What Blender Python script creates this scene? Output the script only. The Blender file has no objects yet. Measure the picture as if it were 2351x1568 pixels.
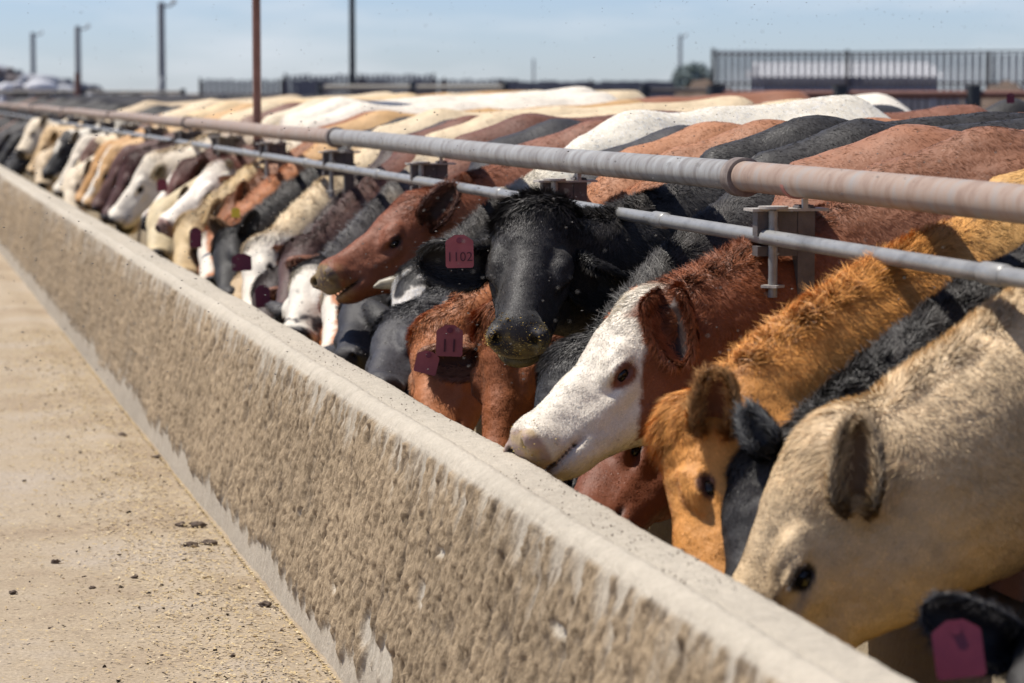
import bpy, math, random
import numpy as np
from mathutils import Vector, Matrix
random.seed(4); RNG = np.random.default_rng(7)
D = bpy.data; SC = bpy.context.scene; COL = SC.collection

# ------------------------------------------------------------------ camera, sky, sun, exposure
CAMH = 1.45; YAW = math.radians(12.65); PIT = math.radians(5.015); FPX = 6530.0
cd = D.cameras.new('camera'); cam = D.objects.new('camera', cd); COL.objects.link(cam); SC.camera = cam
cd.sensor_width = 36; cd.lens = 36 * FPX / 2351; cd.clip_start = .1; cd.clip_end = 3000
FW = np.array([math.sin(YAW)*math.cos(PIT), math.cos(YAW)*math.cos(PIT), -math.sin(PIT)])
RT = np.array([math.cos(YAW), -math.sin(YAW), 0.0]); UP = np.cross(RT, FW)
cam.matrix_world = Matrix(((RT[0], UP[0], -FW[0], 0), (RT[1], UP[1], -FW[1], 0), (RT[2], UP[2], -FW[2], CAMH), (0, 0, 0, 1)))
cd.dof.use_dof = True; cd.dof.focus_distance = 7.2; cd.dof.aperture_fstop = 5.2
CAM = np.array([0, 0, CAMH])
SUN = np.array([-.40, .20, .88]); SUN /= np.linalg.norm(SUN)
SKYT = (.88, .92, 1.12)
w = D.worlds.new('World'); SC.world = w; w.use_nodes = True
nt = w.node_tree; bg = nt.nodes['Background']
sky = nt.nodes.new('ShaderNodeTexSky'); sky.sky_type = 'NISHITA'; sky.sun_disc = False
sky.sun_elevation = math.asin(SUN[2]); sky.sun_rotation = math.atan2(SUN[0], SUN[1])
sky.air_density = .75; sky.dust_density = .25; sky.ozone_density = 3.5
tcn = nt.nodes.new('ShaderNodeTexCoord'); mp = nt.nodes.new('ShaderNodeMapping'); mp.inputs['Scale'].default_value = (7, 7, 34)
nz = nt.nodes.new('ShaderNodeTexNoise'); nz.inputs['Scale'].default_value = 1.6; nz.inputs['Detail'].default_value = 6
rp = nt.nodes.new('ShaderNodeValToRGB'); rp.color_ramp.elements[0].position = .46; rp.color_ramp.elements[1].position = .74
rp.color_ramp.elements[0].color = (0, 0, 0, 1); rp.color_ramp.elements[1].color = (.55, .55, .55, 1)
mx = nt.nodes.new('ShaderNodeMix'); mx.data_type = 'RGBA'
mx.inputs[7].default_value = (7.4, 7.7, 8.2, 1)
nt.links.new(tcn.outputs['Generated'], mp.inputs['Vector']); nt.links.new(mp.outputs[0], nz.inputs['Vector'])
nt.links.new(nz.outputs[0], rp.inputs[0]); nt.links.new(rp.outputs[0], mx.inputs[0])
tn = nt.nodes.new('ShaderNodeVectorMath'); tn.operation = 'MULTIPLY'; tn.inputs[1].default_value = SKYT
nt.links.new(sky.outputs[0], tn.inputs[0]); nt.links.new(tn.outputs[0], mx.inputs[6]); nt.links.new(mx.outputs[2], bg.inputs['Color'])
bg.inputs['Strength'].default_value = .088
sl = D.lights.new('sun', 'SUN'); sl.energy = 5.0; sl.angle = math.radians(.5); sl.color = (1, .95, .87)
so = D.objects.new('sun', sl); COL.objects.link(so); so.rotation_euler = Vector(SUN).to_track_quat('Z', 'Y').to_euler()
SC.view_settings.view_transform = 'Standard'; SC.view_settings.look = 'None'; SC.view_settings.gamma = 1
SC.view_settings.exposure = 0.33

def ray(px, py):
    return FW + RT*((px-1175.5)/FPX) - UP*((py-784)/FPX)
def at(px, py, Y):
    d = ray(px, py); return CAM + d*(Y/d[1])
def atd(px, py, dist):
    return CAM + ray(px, py)*dist
def yat(px, X):
    d = ray(px, 211); return X*d[1]/d[0]

# ------------------------------------------------------------------ numpy noise
def _h(i, j, k, s):
    n = (i.astype(np.int64)*374761393 + j.astype(np.int64)*668265263 + k.astype(np.int64)*2147483647 + s*974711) & 0xffffffff
    n = ((n ^ (n >> 13))*1274126177) & 0xffffffff
    n = n ^ (n >> 16)
    return (n & 0xffffff)/float(0xffffff)*2-1
def vn(p, s=0):
    f = np.floor(p); t = p-f; t = t*t*(3-2*t); f = f.astype(np.int64); r = 0
    for a in (0, 1):
        wa = t[:, 0] if a else 1-t[:, 0]
        for b in (0, 1):
            wb = t[:, 1] if b else 1-t[:, 1]
            for c in (0, 1):
                wc = t[:, 2] if c else 1-t[:, 2]
                r = r + wa*wb*wc*_h(f[:, 0]+a, f[:, 1]+b, f[:, 2]+c, s)
    return r
def fbm(p, s=0, o=4):
    r = 0; a = 1; tot = 0
    for q in range(o):
        r = r + a*vn(p*2**q, s+q); tot += a; a *= .55
    return r/tot
def sst(a, b, x):
    t = np.clip((x-a)/(b-a), 0, 1); return t*t*(3-2*t)
def nrm(a):
    a = np.asarray(a, float)
    return a/np.maximum(np.linalg.norm(a, axis=-1, keepdims=True), 1e-9)

# ------------------------------------------------------------------ object helpers
def link(o, parent=None):
    COL.objects.link(o)
    if parent is not None: o.parent = parent
    return o
def tag(o, label=None, cat=None, group=None, kind=None):
    if label: o['label'] = label
    if cat: o['category'] = cat
    if group: o['group'] = group
    if kind: o['kind'] = kind
    return o
def empty(name, loc=(0, 0, 0)):
    o = D.objects.new(name, None); o.location = loc; o.empty_display_size = .1; return link(o)
def mesh_obj(name, V, F, mat, parent=None, smooth=True, col=None, normals=None, origin=None):
    """V (n,3) world coordinates; F (m,3|4) int array or list of tuples; parented parts keep world place."""
    V = np.asarray(V, dtype=np.float32)
    if origin is not None: V = V-np.asarray(origin, dtype=np.float32)
    me = D.meshes.new(name)
    if isinstance(F, np.ndarray):
        m, k = F.shape
        me.vertices.add(len(V)); me.vertices.foreach_set('co', V.ravel())
        me.loops.add(m*k); me.loops.foreach_set('vertex_index', F.astype(np.int32).ravel())
        me.polygons.add(m); me.polygons.foreach_set('loop_start', np.arange(0, m*k, k, dtype=np.int32))
        me.update(calc_edges=True)
    else:
        me.from_pydata([tuple(map(float, v)) for v in V], [], F)
    if smooth: me.polygons.foreach_set('use_smooth', np.ones(len(me.polygons), dtype=bool))
    if col is not None:
        a = me.color_attributes.new('Col', 'FLOAT_COLOR', 'POINT')
        c = np.ones((len(V), 4), dtype=np.float32); c[:, :3] = col; a.data.foreach_set('color', c.ravel())
    if normals is not None: me.normals_split_custom_set_from_vertices(normals.astype(np.float32))
    if mat is not None: me.materials.append(mat)
    o = D.objects.new(name, me); link(o, parent)
    if parent is None and origin is not None: o.location = origin
    return o
class MB:
    def __init__(s): s.v = []; s.f = []
    def add(s, V, F):
        n = len(s.v); s.v += [tuple(map(float, p)) for p in V]; s.f += [tuple(i+n for i in f) for f in F]; return s
    def box(s, a, b, bev=0.0):
        (x0, y0, z0), (x1, y1, z1) = a, b
        if bev > 0:
            ring = []
            P = []
            for z, i in ((z0, bev), (z0+bev, 0), (z1-bev, 0), (z1, bev)):
                for x, y in ((x0+i, y0+i), (x1-i, y0+i), (x1-i, y1-i), (x0+i, y1-i)): P.append((x, y, z))
            F = [(3, 2, 1, 0), (12, 13, 14, 15)]
            for k in range(3):
                for q in range(4): F.append((4*k+q, 4*k+(q+1) % 4, 4*k+4+(q+1) % 4, 4*k+4+q))
            return s.add(P, F)
        P = [(x0, y0, z0), (x1, y0, z0), (x1, y1, z0), (x0, y1, z0), (x0, y0, z1), (x1, y0, z1), (x1, y1, z1), (x0, y1, z1)]
        return s.add(P, [(3, 2, 1, 0), (4, 5, 6, 7), (0, 1, 5, 4), (1, 2, 6, 5), (2, 3, 7, 6), (3, 0, 4, 7)])
    def tube(s, pts, r, n=12, cap=True):
        pts = [np.array(p, float) for p in pts]; m = len(pts)
        rs = r if isinstance(r, (list, tuple)) else [r]*m
        P = []
        ref = np.array([0, 0, 1.0])
        t0 = nrm(pts[-1]-pts[0])
        if abs(t0[2]) > .9: ref = np.array([1.0, 0, 0])
        for i in range(m):
            t = nrm(pts[min(i+1, m-1)]-pts[max(i-1, 0)])
            a = nrm(np.cross(t, ref)); b = np.cross(t, a)
            for k in range(n):
                g = 2*math.pi*k/n; P.append(pts[i]+rs[i]*(a*math.cos(g)+b*math.sin(g)))
        F = []
        for i in range(m-1):
            for k in range(n): F.append((i*n+k, i*n+n+k, i*n+n+(k+1) % n, i*n+(k+1) % n))
        if cap: F.append(tuple(range(n))); F.append(tuple(range(m*n-1, m*n-n-1, -1)))
        return s.add(P, F)
    def build(s, name, mat, parent=None, smooth=False):
        o = mesh_obj(name, s.v, s.f, mat, parent, smooth=False)
        if smooth:
            me = o.data; me.polygons.foreach_set('use_smooth', np.ones(len(me.polygons), dtype=bool))
            if hasattr(me, 'set_sharp_from_angle'): me.set_sharp_from_angle(angle=math.radians(38))
        return o

# ------------------------------------------------------------------ materials
def mat(name, base=(.5, .5, .5), rough=.8, spec=.3, metal=0):
    m = D.materials.new(name); m.use_nodes = True; b = m.node_tree.nodes['Principled BSDF']
    b.inputs['Base Color'].default_value = (*base, 1); b.inputs['Roughness'].default_value = rough
    b.inputs['Specular IOR Level'].default_value = spec; b.inputs['Metallic'].default_value = metal
    return m, m.node_tree, b
def nnode(nt, typ, **kw):
    n = nt.nodes.new(typ)
    for k, v in kw.items():
        if k in n.inputs: n.inputs[k].default_value = v
        else: setattr(n, k, v)
    return n
def noisy(name, cols, scale=5, rough=.8, spec=.3, metal=0, stretch=(1, 1, 1), bump=.2, bscale=60, detail=8, lo=.3, hi=.7, bdist=.01):
    m, nt, b = mat(name, cols[0], rough, spec, metal)
    tc = nnode(nt, 'ShaderNodeTexCoord'); mp = nnode(nt, 'ShaderNodeMapping'); mp.inputs['Scale'].default_value = stretch
    nt.links.new(tc.outputs['Object'], mp.inputs[0])
    n = nnode(nt, 'ShaderNodeTexNoise', Scale=scale, Detail=detail, Roughness=.62); nt.links.new(mp.outputs[0], n.inputs['Vector'])
    r = nnode(nt, 'ShaderNodeValToRGB'); e = r.color_ramp.elements
    e[0].position = lo; e[0].color = (*cols[0], 1); e[1].position = hi; e[1].color = (*cols[-1], 1)
    for i, c in enumerate(cols[1:-1]):
        q = e.new(lo+(hi-lo)*(i+1)/(len(cols)-1)); q.color = (*c, 1)
    nt.links.new(n.outputs[0], r.inputs[0]); nt.links.new(r.outputs[0], b.inputs['Base Color'])
    if bump:
        n2 = nnode(nt, 'ShaderNodeTexNoise', Scale=bscale, Detail=6, Roughness=.65); nt.links.new(mp.outputs[0], n2.inputs['Vector'])
        bp = nnode(nt, 'ShaderNodeBump', Strength=bump, Distance=bdist); nt.links.new(n2.outputs[0], bp.inputs['Height']); nt.links.new(bp.outputs[0], b.inputs['Normal'])
    return m

def attr_mat(name, rough, spec, bump=0, bscale=120, stretch=(1, 1, 1), var=.25, vscale=30, bdist=.004, sheen=0):
    m, nt, b = mat(name, (.5, .5, .5), rough, spec)
    a = nnode(nt, 'ShaderNodeAttribute', attribute_name='Col'); tc = nnode(nt, 'ShaderNodeTexCoord')
    mp = nnode(nt, 'ShaderNodeMapping'); mp.inputs['Scale'].default_value = stretch; nt.links.new(tc.outputs['Object'], mp.inputs[0])
    n = nnode(nt, 'ShaderNodeTexNoise', Scale=vscale, Detail=5, Roughness=.7); nt.links.new(mp.outputs[0], n.inputs['Vector'])
    mr = nnode(nt, 'ShaderNodeMapRange'); mr.inputs['From Min'].default_value = .25; mr.inputs['From Max'].default_value = .75
    mr.inputs['To Min'].default_value = 1-var; mr.inputs['To Max'].default_value = 1+var; nt.links.new(n.outputs[0], mr.inputs[0])
    mu = nnode(nt, 'ShaderNodeVectorMath', operation='MULTIPLY'); nt.links.new(a.outputs['Color'], mu.inputs[0]); nt.links.new(mr.outputs[0], mu.inputs[1])
    nt.links.new(mu.outputs[0], b.inputs['Base Color'])
    if sheen: b.inputs['Sheen Weight'].default_value = sheen; b.inputs['Sheen Roughness'].default_value = .4
    if bump:
        n2 = nnode(nt, 'ShaderNodeTexNoise', Scale=bscale, Detail=4, Roughness=.6); nt.links.new(mp.outputs[0], n2.inputs['Vector'])
        bp = nnode(nt, 'ShaderNodeBump', Strength=bump, Distance=bdist); nt.links.new(n2.outputs[0], bp.inputs['Height']); nt.links.new(bp.outputs[0], b.inputs['Normal'])
    return m
M_HIDE = attr_mat('hide', .62, .35, bump=.55, bscale=70, stretch=(1, 1, 1), var=.18, vscale=22, sheen=.08)
M_FUR = attr_mat('fur', .48, .30, var=.1, vscale=60)
M_CONC = attr_mat('bunk_concrete', .92, .15, bump=.7, bscale=170, stretch=(1, 1, .5), var=.16, vscale=120, bdist=.008)
M_EYE, _, _ = mat('eyeball', (.006, .004, .003), .12, .35)
M_TAG = noisy('red_tag_plastic', [(.13, .014, .032), (.18, .024, .042)], 30, rough=.45, spec=.4, bump=0)
M_TAGY = noisy('yellow_tag_plastic', [(.6, .45, .03), (.7, .55, .05)], 30, rough=.45, spec=.4, bump=0)
M_INK, _, _ = mat('tag_ink', (.09, .022, .03), .6)
M_TAGP = noisy('faded_tag_plastic', [(.27, .065, .072), (.34, .09, .095)], 30, rough=.55, spec=.3, bump=0)
M_HORN = noisy('horn', [(.35, .3, .2), (.12, .1, .08)], 12, rough=.4, bump=.1)
M_FEED = noisy('feed_grain', [(.50, .34, .07), (.32, .20, .05), (.62, .50, .20)], 90, rough=.9, bump=.3, lo=.35, hi=.65)
M_RUST = noisy('rusty_pipe', [(.22, .145, .105), (.30, .22, .17), (.27, .24, .215)], 16, rough=.6, spec=.4, stretch=(.6, 1.2, .6), bump=.25, bscale=110, lo=.32, hi=.68, bdist=.002)
M_GREYP = noisy('grey_pipe', [(.15, .13, .115), (.25, .24, .225), (.33, .33, .32)], 16, rough=.55, spec=.5, stretch=(.6, 1.3, .6), bump=.3, bscale=130, lo=.3, hi=.72, bdist=.002)
M_COLLAR = noisy('rusty_collar', [(.20, .15, .12), (.13, .10, .085), (.27, .23, .20)], 14, rough=.65, bump=.3, bscale=110, bdist=.002)
M_STEEL = noisy('worn_steel', [(.13, .125, .115), (.27, .265, .25), (.18, .175, .165)], 14, rough=.42, spec=.5, metal=.15, stretch=(1, .4, 1), bump=.15, bscale=120, bdist=.001)
M_DARKST = noisy('dark_steel', [(.05, .042, .04), (.12, .10, .09)], 20, rough=.55, spec=.4, bump=.2)
M_POSTB = noisy('brown_painted_post', [(.15, .07, .05), (.22, .11, .085)], 12, rough=.6, bump=.15)
M_PLATE = noisy('pale_worn_plate', [(.30, .27, .24), (.42, .39, .35)], 30, rough=.6, bump=.2)
M_REDP, _, _ = mat('red_paint_band', (.36, .15, .12), .7)

# ------------------------------------------------------------------ structure: ground
def ground_mat():
    m, nt, b = mat('alley_dirt', (.4, .3, .2), .95, .15)
    tc = nnode(nt, 'ShaderNodeTexCoord')
    n1 = nnode(nt, 'ShaderNodeTexNoise', Scale=1.3, Detail=8, Roughness=.6); nt.links.new(tc.outputs['Object'], n1.inputs['Vector'])
    r1 = nnode(nt, 'ShaderNodeValToRGB'); e = r1.color_ramp.elements
    e[0].position = .33; e[0].color = (.30, .228, .155, 1); e[1].position = .68; e[1].color = (.385, .325, .26, 1)
    q = e.new(.5); q.color = (.37, .295, .205, 1)
    nt.links.new(n1.outputs[0], r1.inputs[0])
    n2 = nnode(nt, 'ShaderNodeTexNoise', Scale=75, Detail=5, Roughness=.75); nt.links.new(tc.outputs['Object'], n2.inputs['Vector'])
    mr = nnode(nt, 'ShaderNodeMapRange'); mr.inputs['From Min'].default_value = .3; mr.inputs['From Max'].default_value = .7
    mr.inputs['To Min'].default_value = .68; mr.inputs['To Max'].default_value = 1.25; nt.links.new(n2.outputs[0], mr.inputs[0])
    mu = nnode(nt, 'ShaderNodeVectorMath', operation='MULTIPLY'); nt.links.new(r1.outputs[0], mu.inputs[0]); nt.links.new(mr.outputs[0], mu.inputs[1])
    # pen side is dark manure
    sx = nnode(nt, 'ShaderNodeSeparateXYZ'); nt.links.new(tc.outputs['Object'], sx.inputs[0])
    gt = nnode(nt, 'ShaderNodeMath', operation='GREATER_THAN'); gt.inputs[1].default_value = 2.2; nt.links.new(sx.outputs[0], gt.inputs[0])
    mx = nnode(nt, 'ShaderNodeMix', data_type='RGBA'); nt.links.new(gt.outputs[0], mx.inputs[0]); nt.links.new(mu.outputs[0], mx.inputs[6]); mx.inputs[7].default_value = (.10, .075, .055, 1)
    nt.links.new(mx.outputs[2], b.inputs['Base Color'])
    bp = nnode(nt, 'ShaderNodeBump', Strength=.6, Distance=.012); nt.links.new(n2.outputs[0], bp.inputs['Height']); nt.links.new(bp.outputs[0], b.inputs['Normal'])
    return m
M_GROUND = ground_mat()
def grid_idx(nu, nv, off=0):
    i, j = np.meshgrid(np.arange(nu-1), np.arange(nv-1), indexing='ij'); a = (i*nv+j).ravel()+off
    return np.stack([a, a+nv, a+nv+1, a+1], 1)
gx = np.concatenate([[-2500, -400, -60, -12, -4], np.arange(-1.6, 1.42, .02), [1.6, 2.5, 4, 8, 30, 100, 500, 2500]])
gy = np.concatenate([[-60, -5, 1], np.arange(3, 10, .02), np.arange(10, 30, .2), [32, 40, 60, 100, 200, 500, 1000, 2500]])
A, B = np.meshgrid(gx, gy, indexing='ij'); P = np.stack([A.ravel(), B.ravel(), np.zeros(A.size)], 1)
fade = sst(-1.7, -1.5, P[:, 0])*sst(1.42, 1.3, P[:, 0])*sst(30, 20, P[:, 1])*sst(2, 3.5, P[:, 1])
P[:, 2] = fade*(fbm(P*[2.2, 2.2, 1], 3)*.008+fbm(P*[14, 14, 1], 9, 3)*.005)
# the swept ridge of spilled feed and dust along the foot of the bunk
ridge = np.exp(-((P[:, 0]-.93)/.09)**2)
P[:, 2] += fade*ridge*(.014+.012*fbm(P*[5, 3, 1], 5))
tag(mesh_obj('ground', P, grid_idx(len(gx), len(gy)), M_GROUND), kind='structure', label='sandy feed alley and pen ground')

# ------------------------------------------------------------------ feed bunk
bunk = empty('feed_bunk', (1.25, 10, 0)); tag(bunk, 'long pale concrete feed bunk with dirt crusted outer wall running beside alley', 'feed bunk')
ORG = np.array([1.25, 10, 0])
# section along the outer face: from ground up, over the lip and down to the inner trough
X0, X1, ZT = 1.105, 1.212, .655
ys = np.concatenate([np.arange(-2, 2.6, .1), np.arange(2.6, 8.6, .0045), np.arange(8.6, 9, .0062), np.arange(9, 12, .01), np.arange(12, 26, .04), np.arange(26, 90, .6)])
prof = []
for t in np.linspace(0, 1, 110): prof.append((X0+(X1-X0)*t, -.01+(ZT-.025+.01)*t, -1, .16, t))
R_ = .042
for a in np.linspace(0, 1, 7)[1:]:
    g = a*math.pi/2*1.0; prof.append((X1+R_*(1-math.cos(g)), ZT-.025+R_*math.sin(g)*.9, -math.cos(g), math.sin(g), 1+a*.1))
for t in np.linspace(0, 1, 12)[1:]: prof.append((X1+R_+(.104)*t, ZT+.002*math.sin(t*3), 0, 1, 1.1+t*.3))
for a in np.linspace(0, 1, 6)[1:]:
    g = a*math.pi/2; prof.append((1.358+.03*math.sin(g), ZT-.03*(1-math.cos(g)), math.sin(g), math.cos(g), 1.45))
for z in (.5, .35, .25, .2): prof.append((1.388+(.625-z)*.22, z, 1, .1, 1.5))
for x, z in ((1.56, .17), (1.75, .165), (1.86, .2)): prof.append((x, z, 0, 1, 1.6))
for x, z in ((1.90, .3), (1.92, .46), (1.95, .5), (2.08, .5), (2.11, .47), (2.12, .05), (2.12, -.02)): prof.append((x, z, 0, 1, 1.7))
prof = np.array(prof)
nu, nv = len(prof), len(ys)
PX = np.repeat(prof[:, 0], nv); PZ = np.repeat(prof[:, 1], nv); NX = np.repeat(prof[:, 2], nv); NZ = np.repeat(prof[:, 3], nv); T = np.repeat(prof[:, 4], nv); PY = np.tile(ys, nu)
S3 = np.stack([PY, PZ+np.where(T > 1, PX-X1, 0), PX*0], 1)
big = fbm(S3*[1.1, 1.6, 1], 21, 4); streak = fbm(S3*[25, 4.5, 1]+[0, 0, 3], 31, 4); grit = fbm(S3*[44, 24, 1]+[0, 0, 7], 41, 4); fine_ = vn(S3*[105, 90, 1]+[0, 0, 9], 45); sp2 = fbm(S3*[16, 5, 1], 51, 4)
zz = PZ
tl = sst(.99, 1.12, T); streak = streak*(1-tl)+tl*.6*fbm(S3*[11, 14, 1], 33, 4); grit = grit*(1-tl)+tl*fbm(S3*[50, 50, 1], 43, 3)
# crust of mud thrown on the wall: thickest in the middle band, thin under the lip and cleaned off at the foot
crust = sst(.70, .56, zz+.20*streak+.14*sp2)*sst(.085, .125, zz+.05*sp2+.045*streak+.035*big)
crust = crust*sst(-1.0, -.15, big*.9+streak*.9+.25)
for (qx, qy, sy_, sz_) in ((965, 1365, .045, .032), (990, 1270, .03, .010), (905, 1520, .16, .045), (790, 1345, .04, .022), (862, 1450, .05, .045), (700, 1180, .04, .015), (560, 900, .05, .02), (1250, 1450, .05, .012)):
    d_ = ray(qx, qy); Yq = 1.155*d_[1]/d_[0]; zq = CAMH+d_[2]*Yq/d_[1]
    crust = crust*(1-sst(1.25, .75, np.sqrt(((PY-Yq)/sy_)**2+((PZ-zq)/sz_)**2)+.5*streak+.3*sp2))
crust = np.where(T <= 1, crust, 0)
edge = sst(.62, .45, zz)*0+1
disp = np.where(T <= 1.0, crust*(.008+.0105*np.clip(grit+.15, -.6, .6)+.010*streak+.0035*fine_)+.0018*grit+.004*streak, 0)
disp += np.where((T > 1) & (T < 1.5), .0028*fbm(S3*[30, 30, 1]+PX[:, None]*[0, 30, 0], 61, 3)+.0045*fbm(S3*[2, 1, 1], 62, 2), 0)
disp += .004*fbm(S3*[1.5, 2, 1], 71, 2)*(T < 1.5)
P = np.stack([PX+NX*disp, PY, PZ+NZ*disp], 1)
cc = np.array([.435, .385, .31]); cd1 = np.array([.265, .20, .128]); cd2 = np.array([.11, .085, .065]); cs = np.array([.35, .30, .235])
c = cc[None]*(1+.14*big[:, None]+.10*streak[:, None]+.12*grit[:, None])
thin = sst(-.3, .5, sp2+streak*.6)*np.where(T <= 1, 1, 0)
c = c*(1-.55*thin[:, None])+cs*(.55*thin[:, None])
cr = cd1[None]*(1+.22*grit[:, None]+.38*big[:, None]+.18*fine_[:, None]); pit_shade = sst(-.12, -.42, grit+streak*.5)[:, None]
cr = cr*(1-.55*pit_shade)+cd2*.55*pit_shade  # shade in the crust hollows painted as a darker colour
ft = (sst(.14, .07, PZ)*(T <= 1))[:, None]; c = c*(1-ft*.75)+np.array([.35, .30, .235])*(1+.15*grit[:, None]+.15*big[:, None])*ft*.75
c = c*(1-crust[:, None])+cr*crust[:, None]
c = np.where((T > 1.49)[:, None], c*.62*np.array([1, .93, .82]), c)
sp = (vn(S3*[150, 150, 1]+PX[:, None]*[0, 150, 0], 77) > .66) & (T > 1) & (T < 1.5)

F = grid_idx(nu, nv)
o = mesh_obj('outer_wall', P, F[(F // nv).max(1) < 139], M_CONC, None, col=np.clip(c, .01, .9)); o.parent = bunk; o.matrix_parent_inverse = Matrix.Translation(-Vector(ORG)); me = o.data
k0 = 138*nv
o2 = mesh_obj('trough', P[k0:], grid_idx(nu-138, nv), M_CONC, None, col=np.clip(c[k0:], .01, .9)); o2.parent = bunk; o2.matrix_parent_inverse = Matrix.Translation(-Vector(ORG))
# trim the unused vertices from the outer wall mesh
def under(o, p): o.parent = p; o.matrix_parent_inverse = Matrix.Translation(-Vector(p.location)); return o
# feed lying in the trough
ft_y = np.arange(3, 40, .05); ft_x = np.linspace(1.46, 1.91, 20)
A, B = np.meshgrid(ft_x, ft_y, indexing='ij'); P = np.stack([A.ravel(), B.ravel(), np.zeros(A.size)], 1)
P[:, 2] = .23+.05*fbm(P*[4, 2, 1], 81)+.012*fbm(P*[30, 30, 1], 82)
tag(mesh_obj('feed', P, grid_idx(20, len(ft_y)), M_FEED), 'yellow chopped grain feed lying in the concrete trough', 'feed', kind='stuff')

# ------------------------------------------------------------------ pipe fence over the bunk
XR, ZR, RR = 2.05, 1.245, .0365
XL, ZL, RL = 1.955, 1.125, .0172
fence = empty('pipe_fence', (XR, 10, 0)); tag(fence, 'long welded pipe fence above trough with thick top rail and thin neck rail', 'fence')
def fb(mb, name, m, smooth=True, parent=None):
    o = mb.build(name, m, None, smooth); under(o, fence)
    return o
PL = 6.18; yc0 = yat(1705, XR)
joints = [yc0+PL*k for k in range(-1, 16)]
for k in range(len(joints)-1):
    a, b_ = joints[k], joints[k+1]
    pts = [(XR+.002*math.sin(y*1.7), y, ZR+.003*math.sin(y*1.1+1)) for y in np.linspace(a, b_, 12)]
    fb(MB().tube(pts, RR, 32), 'top_rail', M_GREYP if k == 1 else M_RUST)
    if k > 0:
        fb(MB().tube([(XR, a-.035, ZR), (XR, a-.031, ZR), (XR, a+.031, ZR), (XR, a+.035, ZR)], [RR+.002, RR+.011, RR+.011, RR+.002], 32), 'pipe_collar', M_COLLAR)
yb = yc0-.42
fb(MB().tube([(XR, yb-.012, ZR), (XR, yb+.012, ZR)], RR+.0012, 32), 'paint_band', M_REDP)
y0 = yat(1770, 1.97); BR = [y0+2.10*k for k in range(-2, 20)]
for k in range(len(BR)-1):
    a, b_ = BR[k], BR[k+1]
    fb(MB().tube([(XL, a, ZL), (XL, b_, ZL)], RL, 20), 'neck_rail', M_STEEL)
    ys_ = a+.62+.3*((k*37) % 5)/5
    fb(MB().tube([(XL, ys_-.05, ZL), (XL, ys_-.045, ZL), (XL, ys_+.045, ZL), (XL, ys_+.05, ZL)], [RL+.0005, RL+.004, RL+.004, RL+.0005], 20), 'rail_sleeve', M_STEEL)
for k, y in enumerate(BR):
    post = MB().box((XR-.02, y-.02, .48), (XR+.02, y+.02, ZR-RR-.012), .004); po = fb(post, 'post', M_DARKST, False)
    fb(MB().box((XR-.13, y-.03, ZR-.062), (XR+.05, y+.04, ZR-.056)), 'saddle_plate', M_PLATE, False)
    fb(MB().box((XR-.012, y-.03, ZR-.056), (XR+.0, y-.018, ZR-.034)), 'gusset', M_PLATE, False)
    fb(MB().box((XR-.115, y-.018, ZR-.118), (XR-.021, y+.018, ZR-.063)), 'upper_arm', M_DARKST, False)
    fb(MB().box((XR-.115, y-.02, 1.082), (XR-.021, y+.02, 1.104)), 'lower_arm', M_DARKST, False)
    fb(MB().tube([(1.968, y-.03, .99), (1.968, y-.03, ZR-.06)], .0105, 14), 'rod', M_STEEL)
    fb(MB().tube([(1.968, y-.03, 1.012), (1.968, y-.03, 1.018)], .028, 4), 'washer_plate', M_PLATE, False)
    fb(MB().tube([(1.968, y-.03, ZR-.056), (1.968, y-.03, ZR-.050)], .034, 16), 'rod_cap', M_PLATE)

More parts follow.
